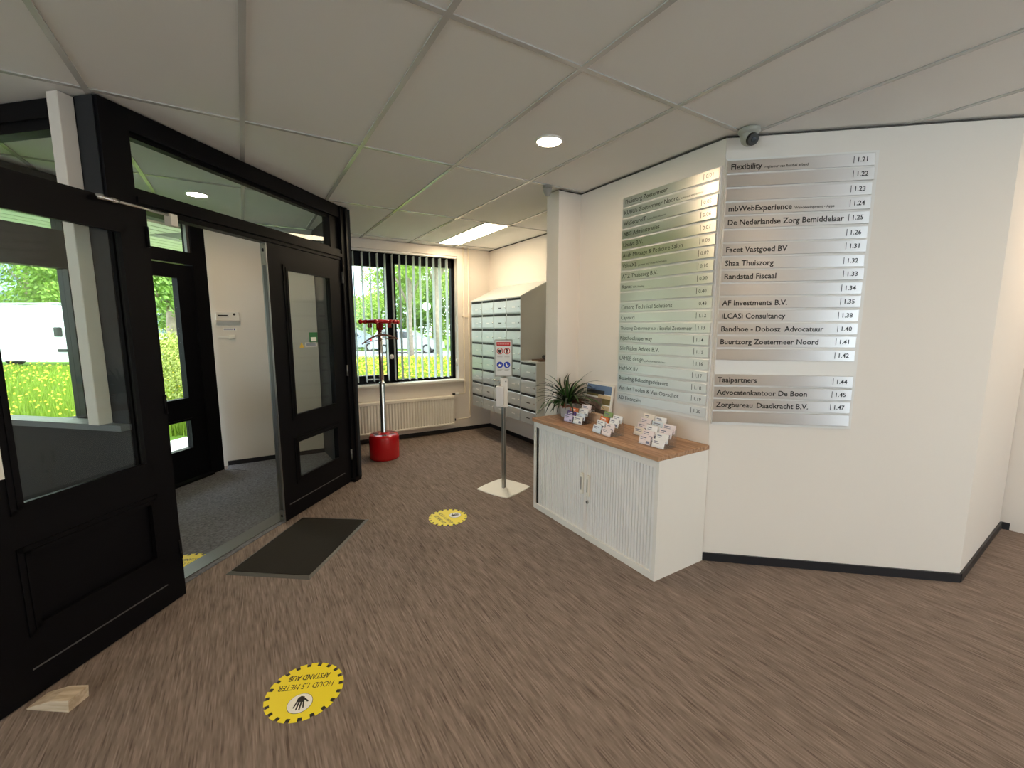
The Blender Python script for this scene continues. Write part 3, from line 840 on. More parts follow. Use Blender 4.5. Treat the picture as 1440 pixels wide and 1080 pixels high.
# ------------------------------------------------------------------ sideboard
sb = thing('sideboard', 'low white sideboard with ribbed sliding doors and oak top', 'cabinet', (1.935, 2.812, 0), R90)
SW, SD, SH = 1.24, 0.446, 0.752
m = MB()
m.box(0, 0.0, 0, 0.024, SD, SH - 0.028); m.box(SW - 0.024, 0.0, 0, SW, SD, SH - 0.028)
m.box(0.024, SD - 0.02, 0, SW - 0.024, SD, SH - 0.028)
m.box(0.024, 0.0, SH - 0.075, SW - 0.024, SD - 0.02, SH - 0.028); m.box(0.024, 0.0, 0, SW - 0.024, SD - 0.02, 0.045)
m.build('cabinet_body', CABW, sb)
MB().bbox(-0.004, -0.018, SH - 0.028, SW + 0.004, SD, SH, 0.002).build('worktop', WOOD, sb, label='oak wood grain worktop')
def tambour(x0, x1, name):
    m = MB(); n = int((x1 - x0) / 0.0235); w = (x1 - x0) / n
    for i in range(n):
        a = x0 + i * w
        m.prism([(a, 0.022), (a + 0.003, 0.012), (a + w - 0.0045, 0.012), (a + w - 0.002, 0.022), (a + w, 0.026), (a, 0.026)], 'z', 0.045, SH - 0.075)
    return m.build(name, TAMB, sb)
tl = tambour(0.048, 0.618, 'tambour_door')
tr = tambour(0.622, SW - 0.03, 'tambour_door')
MB().box(0.026, 0.010, 0.045, 0.048, 0.04, SH - 0.075).build('door_gap', SLOT, sb)
MB().box(0.606, 0.006, 0.045, 0.634, 0.022, SH - 0.075).build('meeting_strip', CABW, sb)
def pull(x, door):
    m = MB(); m.bbox(x - 0.014, -0.006, 0.315, x + 0.014, 0.014, 0.465, 0.006, 2)
    h = m.build('door_handle', HANDLE, door)
    return h
pull(0.588, tl); pull(0.652, tr)
MB().box(0.583, -0.0075, 0.345, 0.593, -0.0055, 0.437).build('finger_recess', GREYPL, tl)
MB().box(0.647, -0.0075, 0.345, 0.657, -0.0055, 0.437).build('finger_recess', GREYPL, tr)
m = MB(); m.tube([(0.640, 0.004, 0.268), (0.640, 0.018, 0.268)], 0.012, 14); m.build('lock', ALU, sb)
MB().box(0.638, 0.002, 0.262, 0.642, 0.0045, 0.275).build('keyhole', SLOT, sb)
MB().box(0.03, -0.001, SH - 0.058, 0.05, 0.001, SH - 0.042).build('corner_cap', TAMB, sb)

# ------------------------------------------------------------------ things on the sideboard
TOP = SH
pp = thing('potted_plant', 'spiky dark green potted plant with a pink blossom at the sideboard end', 'plant', (2.185, 2.700, TOP))
MB().lathe([(0.045, 0.0), (0.052, 0.004), (0.062, 0.095), (0.066, 0.10), (0.066, 0.112), (0.058, 0.112), (0.056, 0.095)], 22).build('pot', CERAM, pp)
MB().lathe([(0.056, 0.088), (0.050, 0.096), (0.001, 0.098)], 16).build('soil', SOIL, pp)
def strap(az, L, up, droop, w, z0, r0=0.015):
    m = MB(); n = 7; L_ = []; R_ = []; C_ = []
    p = Vector((math.cos(az) * r0, math.sin(az) * r0, z0)); el = up
    side = Vector((-math.sin(az), math.cos(az), 0))
    for i in range(n + 1):
        k = i / n
        ww = w * (0.55 + 0.9 * k) * (1 - k) ** 0.7 * 1.3 + 0.0006
        L_.append(p - side * ww); R_.append(p + side * ww); C_.append(p + Vector((0, 0, -ww * 0.35)))
        el2 = el - droop * k
        p = p + Vector((math.cos(az) * math.cos(el2), math.sin(az) * math.cos(el2), math.sin(el2))) * (L / n)
    for q_ in (L_, C_, R_):
        for v_ in q_: v_.x = min(v_.x, 0.188); v_.y = min(v_.y, 0.112)
    vs = L_ + C_ + R_; q = n + 1
    fs = [(i, i + 1, q + i + 1, q + i) for i in range(n)] + [(q + i, q + i + 1, 2 * q + i + 1, 2 * q + i) for i in range(n)]
    m.add(vs, fs, True)
    return m
for i in range(70):
    az = i * 2.39996 + random.uniform(-0.2, 0.2)
    k = i / 70
    up = 1.45 - 1.15 * k + random.uniform(-0.12, 0.12)
    L = 0.345 - 0.05 * k + random.uniform(-0.04, 0.05)
    strap(az, L, up, 1.0 + 0.9 * random.random(), 0.0098, 0.10).build('leaf', LEAFD if i % 4 else LEAFG, pp)
for i in range(16):
    az = PI + 0.2 + random.uniform(-0.9, 0.9)
    strap(az, random.uniform(0.11, 0.17), 0.9, 1.9, 0.019, 0.10, 0.03).build('leaf', LEAFG, pp)
for i in range(12):
    az = -PI / 2 + random.uniform(-1.0, 0.9)
    strap(az, random.uniform(0.12, 0.19), random.uniform(0.25, 0.9), 1.4, 0.015, 0.105, 0.03).build('leaf', LEAFR, pp, label='dark red leaf')
m = MB()
for i in range(5):
    az = i * 2 * PI / 5
    q = strap(az, 0.07, 0.6, 1.2, 0.026, 0.0, 0.003)
    m.add(q.v, q.f, True)
m.build('blossom', PINK, pp, (-0.088, -0.085, 0.098), label='pink blossom')

# photo collage canvas leaning on the wall
pc_ = thing('photo_canvas', 'white photo collage panel leaning against the wall behind the card holders', 'picture', (2.325, 2.675, TOP), R90)
tilt = Matrix.Rotation(math.radians(-9), 4, 'X')
def cpart(name, x0, z0, x1, z1, y0, y1, mat, parent=None, lab=None):
    return MB().box(x0, y0, z0, x1, y1, z1).xf(tilt).build(name, mat, parent or pc_, label=lab)
cv = cpart('canvas', 0, 0, 0.30, 0.275, -0.004, 0.012, VWHITE)
SKYB = M('print_blue', (0.13, 0.20, 0.33), 0.5); SANDM = M('print_sand', (0.66, 0.50, 0.30), 0.5, noise=0.3, nscale=30)
DKPR = M('print_dark', (0.030, 0.028, 0.030), 0.5); OLIVE = M('print_olive', (0.16, 0.12, 0.04), 0.5, noise=0.5, nscale=40); ROOMP = M('print_room', (0.22, 0.16, 0.14), 0.5, noise=0.8, nscale=45)
BRN = M('print_brown', (0.12, 0.08, 0.06), 0.5, noise=0.8, nscale=60); PALE = M('print_pale', (0.60, 0.52, 0.46), 0.5, noise=0.3, nscale=40)
cpart('photo_print', 0.012, 0.20, 0.288, 0.265, -0.0052, -0.0042, SKYB)
cpart('photo_print', 0.015, 0.195, 0.215, 0.225, -0.0062, -0.0050, DKPR)
cpart('photo_print', 0.012, 0.178, 0.16, 0.197, -0.0054, -0.0044, OLIVE)
cpart('photo_print', 0.15, 0.165, 0.288, 0.193, -0.0055, -0.0045, SANDM)
cpart('photo_print', 0.20, 0.12, 0.288, 0.165, -0.0053, -0.0042, OLIVE)
cpart('photo_print', 0.006, 0.06, 0.20, 0.165, -0.0062, -0.0050, ROOMP)
cpart('photo_print', 0.012, 0.085, 0.075, 0.150, -0.0070, -0.0058, PALE)
cpart('photo_print', 0.205, 0.07, 0.285, 0.112, -0.0054, -0.0044, SANDM)
m = MB(); m.prism([(0.14, 0.055), (0.16, 0.035), (0.24, 0.03), (0.27, 0.055), (0.275, 0.078), (0.14, 0.08)], 'y', -0.0074, -0.0062); m.xf(tilt).build('photo_print', BRN, pc_)
cpart('photo_print', 0.004, 0.0, 0.14, 0.055, -0.0062, -0.005, PALE)
kb = thing('cardboard_box', 'small tan cardboard box standing before the photo collage', 'box', (2.235, 2.50, TOP), R90)
MB().bbox(0, 0, 0, 0.12, 0.035, 0.062, 0.002).build('box_body', KRAFT, kb)
MB().box(-0.001, -0.001, 0.05, 0.121, 0.036, 0.0635).build('box_lid', KRAFT, kb)

# card holders and their cards
LILAC = M('card_lilac', (0.66, 0.58, 0.78), 0.5); CARDP = M('card_pink_white', (0.86, 0.76, 0.76), 0.5); CARDB = M('card_ice_blue', (0.74, 0.82, 0.90), 0.5)
CARDO = M('card_orange', (0.72, 0.18, 0.04), 0.5); CARDG = M('card_green', (0.25, 0.36, 0.12), 0.5); CARDPU = M('card_purple', (0.11, 0.05, 0.22), 0.5); CARDM = M('card_magenta', (0.70, 0.06, 0.18), 0.5)
CARDC = M('card_cream', (0.86, 0.78, 0.68), 0.5); PRINT = M('card_print', (0.16, 0.16, 0.24), 0.5)
KINDS = {'w': (CARD, 'white'), 'l': (LILAC, 'lilac'), 'p': (CARDP, 'pale pink'), 'b': (CARDB, 'ice blue'), 'o': (CARDO, 'orange'), 'g': (CARDG, 'green'), 'u': (CARDPU, 'dark purple'), 'm': (CARDM, 'magenta'), 'c': (CARDC, 'cream')}
ROWN = ['front', 'second', 'third', 'rearmost']
def holder(x, y, rz, rows, where, short, cols=2):
    h = thing('card_holder', 'clear tiered card holder %s' % where, 'card holder', (x, y, TOP), rz)
    cw = 0.098; W = cw * cols; TD, TZ = 0.030, 0.026
    n = len(rows)
    b = MB(); b.box(0, 0, 0, W, TD * n, 0.002)
    b.build('holder_base', ACRYL, h)
    for k in range(n):
        MB().box(0, TD * (k + 1) - 0.004, 0.002, W, TD * (k + 1) - 0.002, TZ * k + 0.042).build('tier_plate', ACRYL, h)
    for xx in (0.0, W - 0.002):
        m = MB(); m.prism([(0, 0.002), (TD * n, 0.002), (TD * n, TZ * (n - 1) + 0.03), (TD * (n - 1), TZ * (n - 1) + 0.02), (0, 0.014)], 'x', xx, xx + 0.002); m.build('side_plate', ACRYL, h)
    for k in range(n):
        f = MB(); f.box(0.002, TD * k, TZ * k + 0.002, W - 0.002, TD * k + 0.0015, TZ * k + 0.014); f.build('tier_lip', ACRYL, h)
        for c in range(cols):
            ch = rows[k][c]
            if ch == '-': continue
            mat, cn = KINDS[ch]
            hh = 0.052 + random.uniform(-0.004, 0.004)
            mw = 0.085
            tiltk = Matrix.Rotation(math.radians(-14), 4, 'X')
            o = MB().box(0, 0, 0, mw, random.uniform(0.004, 0.010), hh).xf(tiltk).mesh('business_card', mat)
            off = Vector((0.006 + cw * c + random.uniform(-0.002, 0.003), TD * k + 0.004, TZ * k + 0.003))
            w_ = Matrix.Rotation(rz, 4, 'Z') @ off
            side = '' if cols == 1 else (', %s column' % (('window side', 'room side')[c]))
            co = link('business_card', o, None, (x + w_.x, y + w_.y, TOP + w_.z), rz, '%s card in the %s tier%s, holder %s' % (cn, ROWN[k], side, short), 'card', 'business cards on the sideboard')
            pmat = PRINT if ch not in 'uo' else CARD
            pr_ = MB()
            pr_.box(0.010, -0.0006, hh * 0.70, 0.010 + random.uniform(0.03, 0.055), 0.0, hh * 0.80)
            pr_.box(0.010, -0.0006, hh * 0.52, 0.010 + random.uniform(0.02, 0.06), 0.0, hh * 0.58)
            if random.random() < 0.5: pr_.box(0.055, -0.0006, hh * 0.15, 0.078, 0.0, hh * 0.42)
            pr_.xf(tiltk).build('card_print', pmat, co)
holder(2.045, 2.585, R90 + 0.10, ['lw', 'ub', 'ow', '-p'], 'beside the potted plant', 'beside the plant')
holder(2.005, 2.215, R90 - 0.10, ['bp', 'wp', 'ow', 'gw'], 'in the middle of the sideboard', 'in the middle')
holder(2.185, 2.010, R90 + 0.02, ['cw', 'pw', 'pb', 'cw'], 'against the wall behind the end one', 'against the wall')
holder(2.045, 1.838, R90 + 0.02, ['pw', 'pw', 'wp', '-p'], 'at the free end of the sideboard', 'at the free end')

# ------------------------------------------------------------------ letterboxes
def lb_door(root, x, z, w, h, dark):
    d = MB().bbox(x + 0.008, -0.007, z + 0.006, x + w - 0.008, 0.0, z + h - 0.034, 0.002).build('letterbox_door', LBDOOR, root)
    MB().box(x + w * 0.40, -0.0082, z + h * 0.34, x + w * 0.62, -0.0068, z + h * 0.40).build('name_card', SLOT if dark else CARD, d)
    MB().tube([(x + w - 0.028, -0.013, z + h * 0.38), (x + w - 0.028, -0.006, z + h * 0.38)], 0.0075, 10).build('lock', STEEL, d)
    MB().box(x + 0.010, -0.0045, z + h - 0.031, x + w - 0.010, 0.003, z + h - 0.006).build('mail_slot', SLOT, root)
lx = thing('letterbox_unit', 'large grey wall letterbox unit with sloping top and thirty two doors', 'letterboxes', (2.639, 5.330, 0), R90)
LW, CW, LD_ = 1.225, 1.225 / 4, 0.389
m = MB(); m.prism([(0.002, 0.40), (LD_, 0.40), (LD_, 1.995), (0.002, 1.80)], 'x', 0, LW); m.build('housing', GREYSIDE, lx)
m = MB()
m.box(0, -0.002, 0.40, LW, 0.002, 1.80); m.build('front_frame', GREYBOX, lx)
m = MB(); m.prism([(-0.012, 1.797), (LD_, 1.992), (LD_, 2.004), (-0.012, 1.809)], 'x', -0.004, LW + 0.004); m.build('sloping_top', GREYBOX, lx)
m = MB()
for c in range(5): m.box(c * CW - (0.003 if c else 0) , -0.004, 0.40, c * CW + (0.003 if c < 4 else 0), 0, 1.80)
m.build('divider_strip', GREYBOX, lx)
RH = 1.40 / 8
for c in range(4):
    for r in range(8):
        lb_door(lx, c * CW, 0.40 + r * RH, CW, RH, (c, r) in ((2, 7), (2, 6), (3, 3), (1, 1)))
ly = thing('letterbox_unit', 'low grey letterbox unit of four doors hung beside the large one', 'letterboxes', (2.639, 5.330 - LW - 0.004, 0), R90)
m = MB(); m.box(0, 0.002, 0.40, 0.308, LD_, 1.085); m.build('housing', GREYSIDE, ly)
m = MB(); m.box(0, -0.002, 0.40, 0.308, 0.002, 1.085); m.build('front_frame', GREYBOX, ly)
m = MB(); m.box(-0.001, -0.006, 1.085, 0.312, LD_, 1.095); m.build('top_plate', GREYBOX, ly)
for r in range(4):
    lb_door(ly, 0, 0.40 + r * 0.171, 0.308, 0.171, r in (0, 1))
bf = thing('folder', 'flat brown folder lying on the low letterbox unit', 'folder', (2.70, 3.98, 1.096), R90)
m = MB()
m.box(0, 0, 0, 0.16, 0.22, 0.006).build('folder_cover', DKWOOD, bf); MB().box(0.004, 0.004, 0.006, 0.15, 0.21, 0.014).build('folder_pages', KRAFT, bf); MB().box(0.0, 0, 0.014, 0.155, 0.22, 0.019).build('folder_cover', DKWOOD, bf)
bk = thing('pouch', 'small black pouch lying on the brown folder', 'pouch', (2.83, 3.97, 1.116), R90)
MB().bbox(0, 0, 0, 0.14, 0.09, 0.04, 0.014, 2).build('pouch_body', VBLACK, bk)
MB().box(0.02, -0.001, 0.018, 0.12, 0.001, 0.021).build('zip', GREYPL, bk)

# ------------------------------------------------------------------ sanitiser stand
ss = thing('sanitiser_stand', 'white and silver hand sanitiser stand with a small rules sign', 'stand', (1.940, 3.300, 0), math.radians(20))
pts = []
hw, bul = 0.172, 0.014
for sx, sy, ex, ey in ((-1, -1, 1, -1), (1, -1, 1, 1), (1, 1, -1, 1), (-1, 1, -1, -1)):
    for i in range(8):
        k = i / 8
        px_, py_ = sx + (ex - sx) * k, sy + (ey - sy) * k
        bb = bul * math.sin(PI * k)
        nx, ny = (0, sy) if sy == ey else (sx, 0)
        pts.append((px_ * hw + nx * bb, py_ * hw + ny * bb))
MB().prism(pts, 'z', 0.0, 0.008).build('base_plate', VWHITE, ss)
m = MB(); m.box(-0.018, -0.012, 0.008, 0.018, 0.012, 1.35); m.build('pole', ALU, ss)
m = MB(); m.box(-0.006, -0.0135, 0.01, 0.006, -0.0118, 0.75); m.build('pole_groove', ALUD, ss)
ss_head = math.radians(-52)
hr = Matrix.Rotation(ss_head, 4, 'Z')
sg = MB().bbox(-0.078, -0.036, 1.035, 0.078, -0.022, 1.36, 0.005).xf(hr).build('sign_frame', ALU, ss)
MB().box(-0.069, -0.0372, 1.046, 0.069, -0.036, 1.350).xf(hr).build('sign_face', SIGNGREY, sg)
def spart(m, name, mat): return m.xf(hr).build(name, mat, sg)
spart(MB().box(-0.060, -0.0382, 1.305, 0.060, -0.037, 1.338), 'header_band', SIGNRED)
m = MB()
for i in range(10): m.box(-0.052 + i * 0.0105, -0.0388, 1.316, -0.045 + i * 0.0105, -0.038, 1.328)
spart(m, 'header_print', M('header_print', (0.70, 0.30, 0.30), 0.5))
def disc(cx, cz, r, y0, y1, seg=24):
    return MB().prism([(cx + r * math.cos(2 * PI * i / seg), cz + r * math.sin(2 * PI * i / seg)) for i in range(seg)], 'y', y0, y1)
for cx in (-0.031, 0.031):
    spart(disc(cx, 1.260, 0.028, -0.0380, -0.037), 'prohibition_ring', SIGNRED)
    spart(disc(cx, 1.260, 0.021, -0.0385, -0.0375), 'ring_field', VWHITE)
    spart(disc(cx, 1.140, 0.028, -0.0380, -0.037), 'mandatory_disc', BLUE)
m = MB(); m.bbox(-0.047, -0.0392, 1.253, -0.015, -0.0383, 1.273, 0.0004); m.box(-0.041, -0.0392, 1.245, -0.021, -0.0383, 1.256)
spart(m, 'pictogram', VBLACK)
m = MB(); m.box(0.023, -0.0392, 1.245, 0.036, -0.0383, 1.280); m.prism([(0.036, 1.26), (0.042, 1.268), (0.036, 1.275)], 'y', -0.0392, -0.0383)
spart(m, 'pictogram', VBLACK)
m = MB(); m.prism([(0.014, 1.277), (0.017, 1.280), (0.048, 1.243), (0.045, 1.240)], 'y', -0.0398, -0.0390); spart(m, 'slash', SIGNRED)
m = MB(); m.prism([(-0.045, 1.133), (-0.036, 1.125), (-0.022, 1.128), (-0.016, 1.148), (-0.028, 1.140), (-0.034, 1.150)], 'y', -0.0390, -0.0381); spart(m, 'pictogram', VWHITE)
m = MB(); m.prism([(0.018, 1.150), (0.024, 1.125), (0.040, 1.122), (0.046, 1.138), (0.034, 1.134), (0.030, 1.152)], 'y', -0.0390, -0.0381); spart(m, 'pictogram', VWHITE)
m = MB()
for cx in (-0.031, 0.031):
    for zz in (1.095, 1.086, 1.216, 1.208):
        m.box(cx - 0.022, -0.0380, zz, cx + 0.022 - 0.008 * (zz < 1.09), -0.0371, zz + 0.003)
spart(m, 'caption_print', GREYPL)
MB().bbox(-0.03, -0.05, 0.765, 0.036, 0.014, 1.02, 0.006).xf(hr).build('dispenser_back', WPLAST, ss)
MB().bbox(-0.066, -0.085, 0.775, 0.004, -0.03, 0.955, 0.012, 2).xf(hr).build('dispenser_bottle', M('bottle_plastic', (0.68, 0.66, 0.66), 0.35), ss)
m = MB(); m.tube([hr @ Vector((-0.03, -0.055, 0.955)), hr @ Vector((-0.03, -0.055, 1.0))], 0.009, 8); m.tube([hr @ Vector((-0.03, -0.055, 1.0)), hr @ Vector((-0.095, -0.075, 1.012))], 0.006, 8); m.build('pump_arm', STEEL, ss)
m = MB(); q = hr @ Vector((0.02, -0.052, 0.995)); m.lathe([(0.006, -0.004), (0.006, 0.004)], 8, q); m.build('screw', ALUD, ss)

# ------------------------------------------------------------------ coat rack
cr = thing('coat_rack', 'red and chrome coat rack with a drum base by the window', 'coat rack', (1.270, 4.825, 0))
MB().lathe([(0.155, 0.0), (0.163, 0.01), (0.165, 0.03), (0.165, 0.245), (0.160, 0.265), (0.148, 0.278), (0.05, 0.278)], 40).build('umbrella_base', RED, cr)
for i in range(6):
    a = i * PI / 3 + 0.3
    MB().lathe([(0.029, 0.2775), (0.029, 0.2795), (0.026, 0.2797)], 16, (0.100 * math.cos(a), 0.100 * math.sin(a), 0)).build('umbrella_hole', M('hole_dark', (0.03, 0.002, 0.002), 0.6) if i == 0 else bpy.data.materials['hole_dark'], cr)
MB().lathe([(0.036, 0.278), (0.030, 0.30), (0.030, 0.845), (0.027, 0.855)], 20).build('lower_pole', CHROME, cr)
MB().lathe([(0.024, 0.84), (0.024, 1.47)], 20).build('upper_pole', CHROME, cr)
MB().lathe([(0.031, 0.84), (0.033, 0.85), (0.031, 0.86)], 20).build('pole_joint', STEEL, cr)
m = MB(); m.lathe([(0.036, 1.435), (0.037, 1.50), (0.05, 1.512), (0.05, 1.548), (0.03, 1.555)], 20); m.build('head_hub', REDD, cr)
for i in range(6):
    a = i * PI / 3 + 0.08
    d = Vector((math.cos(a), math.sin(a), 0))
    q = MB(); q.tube([d * 0.04 + Vector((0, 0, 1.528)), d * 0.15 + Vector((0, 0, 1.526)), d * 0.185 + Vector((0, 0, 1.524))], [0.024, 0.022, 0.014], 10)
    q.lathe([(0.001, -0.024), (0.018, -0.018), (0.024, 0.0), (0.018, 0.018), (0.001, 0.024)], 12, d * 0.205 + Vector((0, 0, 1.524)))
    arm = q.build('hook_arm', RED, cr)
    MB().tube([d * 0.12 + Vector((0, 0, 1.51)), d * 0.12 + Vector((0, 0, 1.462))], [0.010, 0.013], 8).build('peg', REDD, arm)
ring = []
for i in range(33): ring.append((0.135 * math.cos(2 * PI * i / 32), 0.135 * math.sin(2 * PI * i / 32), 1.526))
MB().tube(ring, 0.019, 8, False).build('head_ring', RED, cr)
hg = thing('coat_hanger', 'thin wooden coat hanger hanging on the red coat rack', 'hanger', (1.262, 4.795, 1.30), math.radians(-16))
arc = []
for i in range(17):
    k = -1 + 2 * i / 16
    arc.append((0.190 * k, 0, 0.082 - 0.075 * abs(k) ** 1.8 + 0.025 * k))
rr = [0.006 + 0.005 * (1 - abs(-1 + 2 * i / 16)) for i in range(17)]
MB().tube(arc, rr, 8).build('hanger_body', M('hanger_wood', (0.22, 0.10, 0.06), 0.5), hg)
MB().tube([(-0.18, 0, -0.005), (0, 0.0, 0.033), (0.18, 0, 0.045)], 0.0035, 6).build('trouser_bar', bpy.data.materials['hanger_wood'], hg)
hk = [(0, 0, 0.085), (0, 0, 0.125), (0.012, 0, 0.15), (0.004, 0, 0.172), (-0.016, 0, 0.168), (-0.02, 0, 0.15)]
MB().tube(hk, 0.0022, 6).build('hanger_hook', STEEL, hg)

# ------------------------------------------------------------------ vestibule wall fittings
tp = thing('control_panel', 'small cream control panel with dark display on the vestibule wall', 'control panel', (-0.232, 5.40, 1.535))
MB().bbox(0, -0.03, 0, 0.205, 0.0, 0.085, 0.005).build('panel_housing', WPLAST, tp)
MB().box(0.012, -0.032, 0.03, 0.115, -0.0295, 0.066).build('display_bezel', SIGNGREY, tp)
MB().box(0.02, -0.0335, 0.042, 0.105, -0.0315, 0.056).build('display', SLOT, tp)
MB().tube([(0.162, -0.036, 0.062), (0.162, -0.029, 0.062)], 0.012, 12).build('dial', VBLACK, tp)
MB().box(0.0, -0.04, -0.012, 0.205, 0.0, 0.0).build('lower_flap', CERAM, tp)
st1 = thing('label_sticker', 'narrow white sticker with blue print below the control panel', 'sticker', (-0.178, 5.40, 1.432))
MB().box(0, -0.001, 0, 0.118, 0, 0.026).build('sticker_base', VWHITE, st1)
m = MB(); m.box(0.006, -0.0015, 0.006, 0.085, -0.0008, 0.010); m.box(0.006, -0.0015, 0.016, 0.085, -0.0008, 0.020); m.box(0.094, -0.0015, 0.004, 0.106, -0.0008, 0.022)
m.build('sticker_print', M('sticker_violet', (0.12, 0.10, 0.34), 0.5), st1)
sw = thing('wall_switch', 'small cream switch box with a cable duct on the vestibule wall', 'switch', (-0.225, 5.40, 1.345))
MB().box(0, -0.012, 0.012, 0.10, 0, 0.026).build('cable_duct', WPLAST, sw)
MB().bbox(0.09, -0.03, 0.0, 0.15, 0, 0.042, 0.004).build('switch_box', HANDLE, sw)
MB().box(0.10, -0.0315, 0.008, 0.14, -0.029, 0.016).build('rocker', WPLAST, sw)

# ------------------------------------------------------------------ floor: mat, stickers, wedge
dm = thing('doormat', 'dark grey rubber edged doormat before the vestibule doors', 'mat', (-0.194, 2.962, 0), math.atan2(2.642 - 2.962, 0.23 + 0.194))
MW, ML = 0.531, 0.789
q = Matrix.Rotation(-math.atan2(2.642 - 2.962, 0.23 + 0.194), 4, 'Z')
c3 = q @ Vector((0.726 - 0.23, 3.283 - 2.642, 0)); c4 = q @ Vector((0.292 + 0.194, 3.593 - 2.962, 0))
P4 = [Vector((0, 0, 0)), Vector((MW, 0, 0)), Vector((MW + c3.x, c3.y, 0)), Vector((c4.x, c4.y, 0))]
cen = sum(P4, Vector()) / 4
m = MB(); inn = [cen + (p - cen) * 0.94 for p in P4]
vs = [p for p in P4] + [p + Vector((0, 0, 0.008)) for p in inn]
m.add(vs, [(0, 1, 5, 4), (1, 2, 6, 5), (2, 3, 7, 6), (3, 0, 4, 7), (4, 5, 6, 7), (3, 2, 1, 0)]); m.build('mat_border', RUBBER, dm)
inn2 = [cen + (p - cen) * 0.925 for p in P4]
m = MB(); m.prism([(p.x, p.y) for p in inn2], 'z', 0.008, 0.0105); m.build('mat_pile', DOORMAT, dm)

def floor_sticker(x, y, ang, label, z=0.0):
    t = thing('floor_sticker', label, 'sticker', (x, y, z), ang - PI / 2, 'round yellow keep distance floor stickers')
    R = 0.148; n = 20
    g = []
    for i in range(n):
        a = 2 * PI * i / n; h = PI / n
        for da, r in ((-h * 0.62, R), (h * 0.62, R), (h * 0.62, R - 0.019), (2 * h - h * 0.62, R - 0.019)):
            g.append((r * math.cos(a + da), r * math.sin(a + da)))
    MB().prism([(0.143 * math.cos(2 * PI * i / 48), 0.143 * math.sin(2 * PI * i / 48)) for i in range(48)], 'z', 0.0, 0.0012).build('black_backing', VBLACK, t)
    MB().prism(g, 'z', 0.0012, 0.0022).build('yellow_cog', YEL, t)
    hc = 0.062
    MB().prism([(0.047 * math.cos(2 * PI * i / 32), hc + 0.047 * math.sin(2 * PI * i / 32)) for i in range(32)], 'z', 0.0022, 0.0027).build('badge_rim', VBLACK, t)
    MB().prism([(0.0455 * math.cos(2 * PI * i / 32), hc + 0.0455 * math.sin(2 * PI * i / 32)) for i in range(32)], 'z', 0.0027, 0.0032).build('badge_disc', VWHITE, t)
    # open hand
    H = MB()
    def fin(x0, y0, x1, y1, w):
        d = Vector((x1 - x0, y1 - y0)).normalized(); s = Vector((-d.y, d.x)) * w
        p = Vector((x0, y0)); e = Vector((x1, y1))
        H.prism([tuple(p - s), tuple(p + s), tuple(e + s * 0.85), tuple(e + d * w * 0.8), tuple(e - s * 0.85)][::-1], 'z', 0.0032, 0.0037)
    H.prism([(-0.014, hc - 0.004), (0.016, hc - 0.006), (0.014, hc - 0.026), (0.004, hc - 0.034), (-0.010, hc - 0.030)][::-1], 'z', 0.0032, 0.0037)
    fin(-0.0115, hc - 0.008, -0.018, hc + 0.022, 0.0030)
    fin(-0.004, hc - 0.006, -0.006, hc + 0.031, 0.0032)
    fin(0.0045, hc - 0.006, 0.006, hc + 0.030, 0.0032)
    fin(0.0125, hc - 0.008, 0.018, hc + 0.020, 0.0030)
    fin(-0.010, hc - 0.022, -0.028, hc - 0.006, 0.0036)
    H.build('hand_symbol', VBLACK, t)
    for s, yy, w in (("HOUD 1,5 METER", -0.036, 0.215), ("AFSTAND AUB", -0.083, 0.165)):
        me = text_mesh(s, 0.040, VBLACK, 0.013, w, 'CENTER', 0.18)
        for v in me.vertices: v.co = Vector((v.co.x, v.co.z + yy, 0.0026))
        link('lettering', me, t)
    return t
floor_sticker(0.113, 1.795, math.atan2(-0.921, -0.389), 'yellow keep distance floor sticker with legible text nearest the camera')
floor_sticker(1.257, 2.998, math.radians(4), 'yellow keep distance floor sticker by the sanitiser stand')
floor_sticker(-0.425, 3.205, math.radians(250), 'yellow keep distance floor sticker on the vestibule matting', 0.006)

wd = thing('door_wedge', 'rough wooden wedge under the open black door', 'door wedge', (-0.815, 2.262, 0), math.atan2(-0.107, 0.151))
m = MB(); m.prism([(0.0, 0.0), (0.175, 0.0), (0.180, 0.050), (0.10, 0.042), (0.0, 0.006)], 'y', 0.0, 0.075); m.build('wedge_block', RAWWOOD, wd)

# ================================================================== OUTSIDE
AX = Vector((0.5234, 0.8521)); RX = Vector((0.8521, -0.5234))
def dl(D, L, z=0.0):
    p = AX * D + RX * L
    return Vector((p.x, p.y, z))
OR = math.atan2(RX.y, RX.x)
GZ = -0.02
def gpoly(name, pts, z, mat, label, cat='ground'):
    m = MB(); m.prism([(p.x, p.y) for p in pts], 'z', z - 0.15, z)
    return m.build(name, mat, label=label, cat=cat, kind='structure')
gpoly('ground', [dl(-6, -70), dl(-6, -9), st(-6, EXT + 0.12), st(1.96, EXT + 0.12), Vector((-0.3, 5.78, 0)), Vector((3.2, 5.78, 0)), dl(4.5, 60), dl(18.5, 60), dl(18.5, -70)], GZ, GROUNDM, 'green meadow ground outside the building')
gpoly('ground', [dl(18.5, -90), dl(18.5, 60), dl(90, 70), dl(90, -110)], -0.25, GROUNDM, 'lower green ground beyond the meadow')
gpoly('road', [dl(20.5, -70), dl(31.0, -70), dl(31.0, 60), dl(20.5, 60)][::-1], -0.22, ROADM, 'grey asphalt road beyond the meadow', 'road')
pv = thing('path', 'pale paving slab path before the entrance', 'path', FO, FR, kind='structure')
slab = MB().bbox(0, 0, -0.05, 0.49, 0.49, 0.0, 0.006).mesh('paving_slab', PAVE)
for i in range(-8, 7):
    for j in range(3):
        link('paving_slab', slab, pv, (i * 0.5, EXT + 0.16 + j * 0.5, GZ + 0.025))
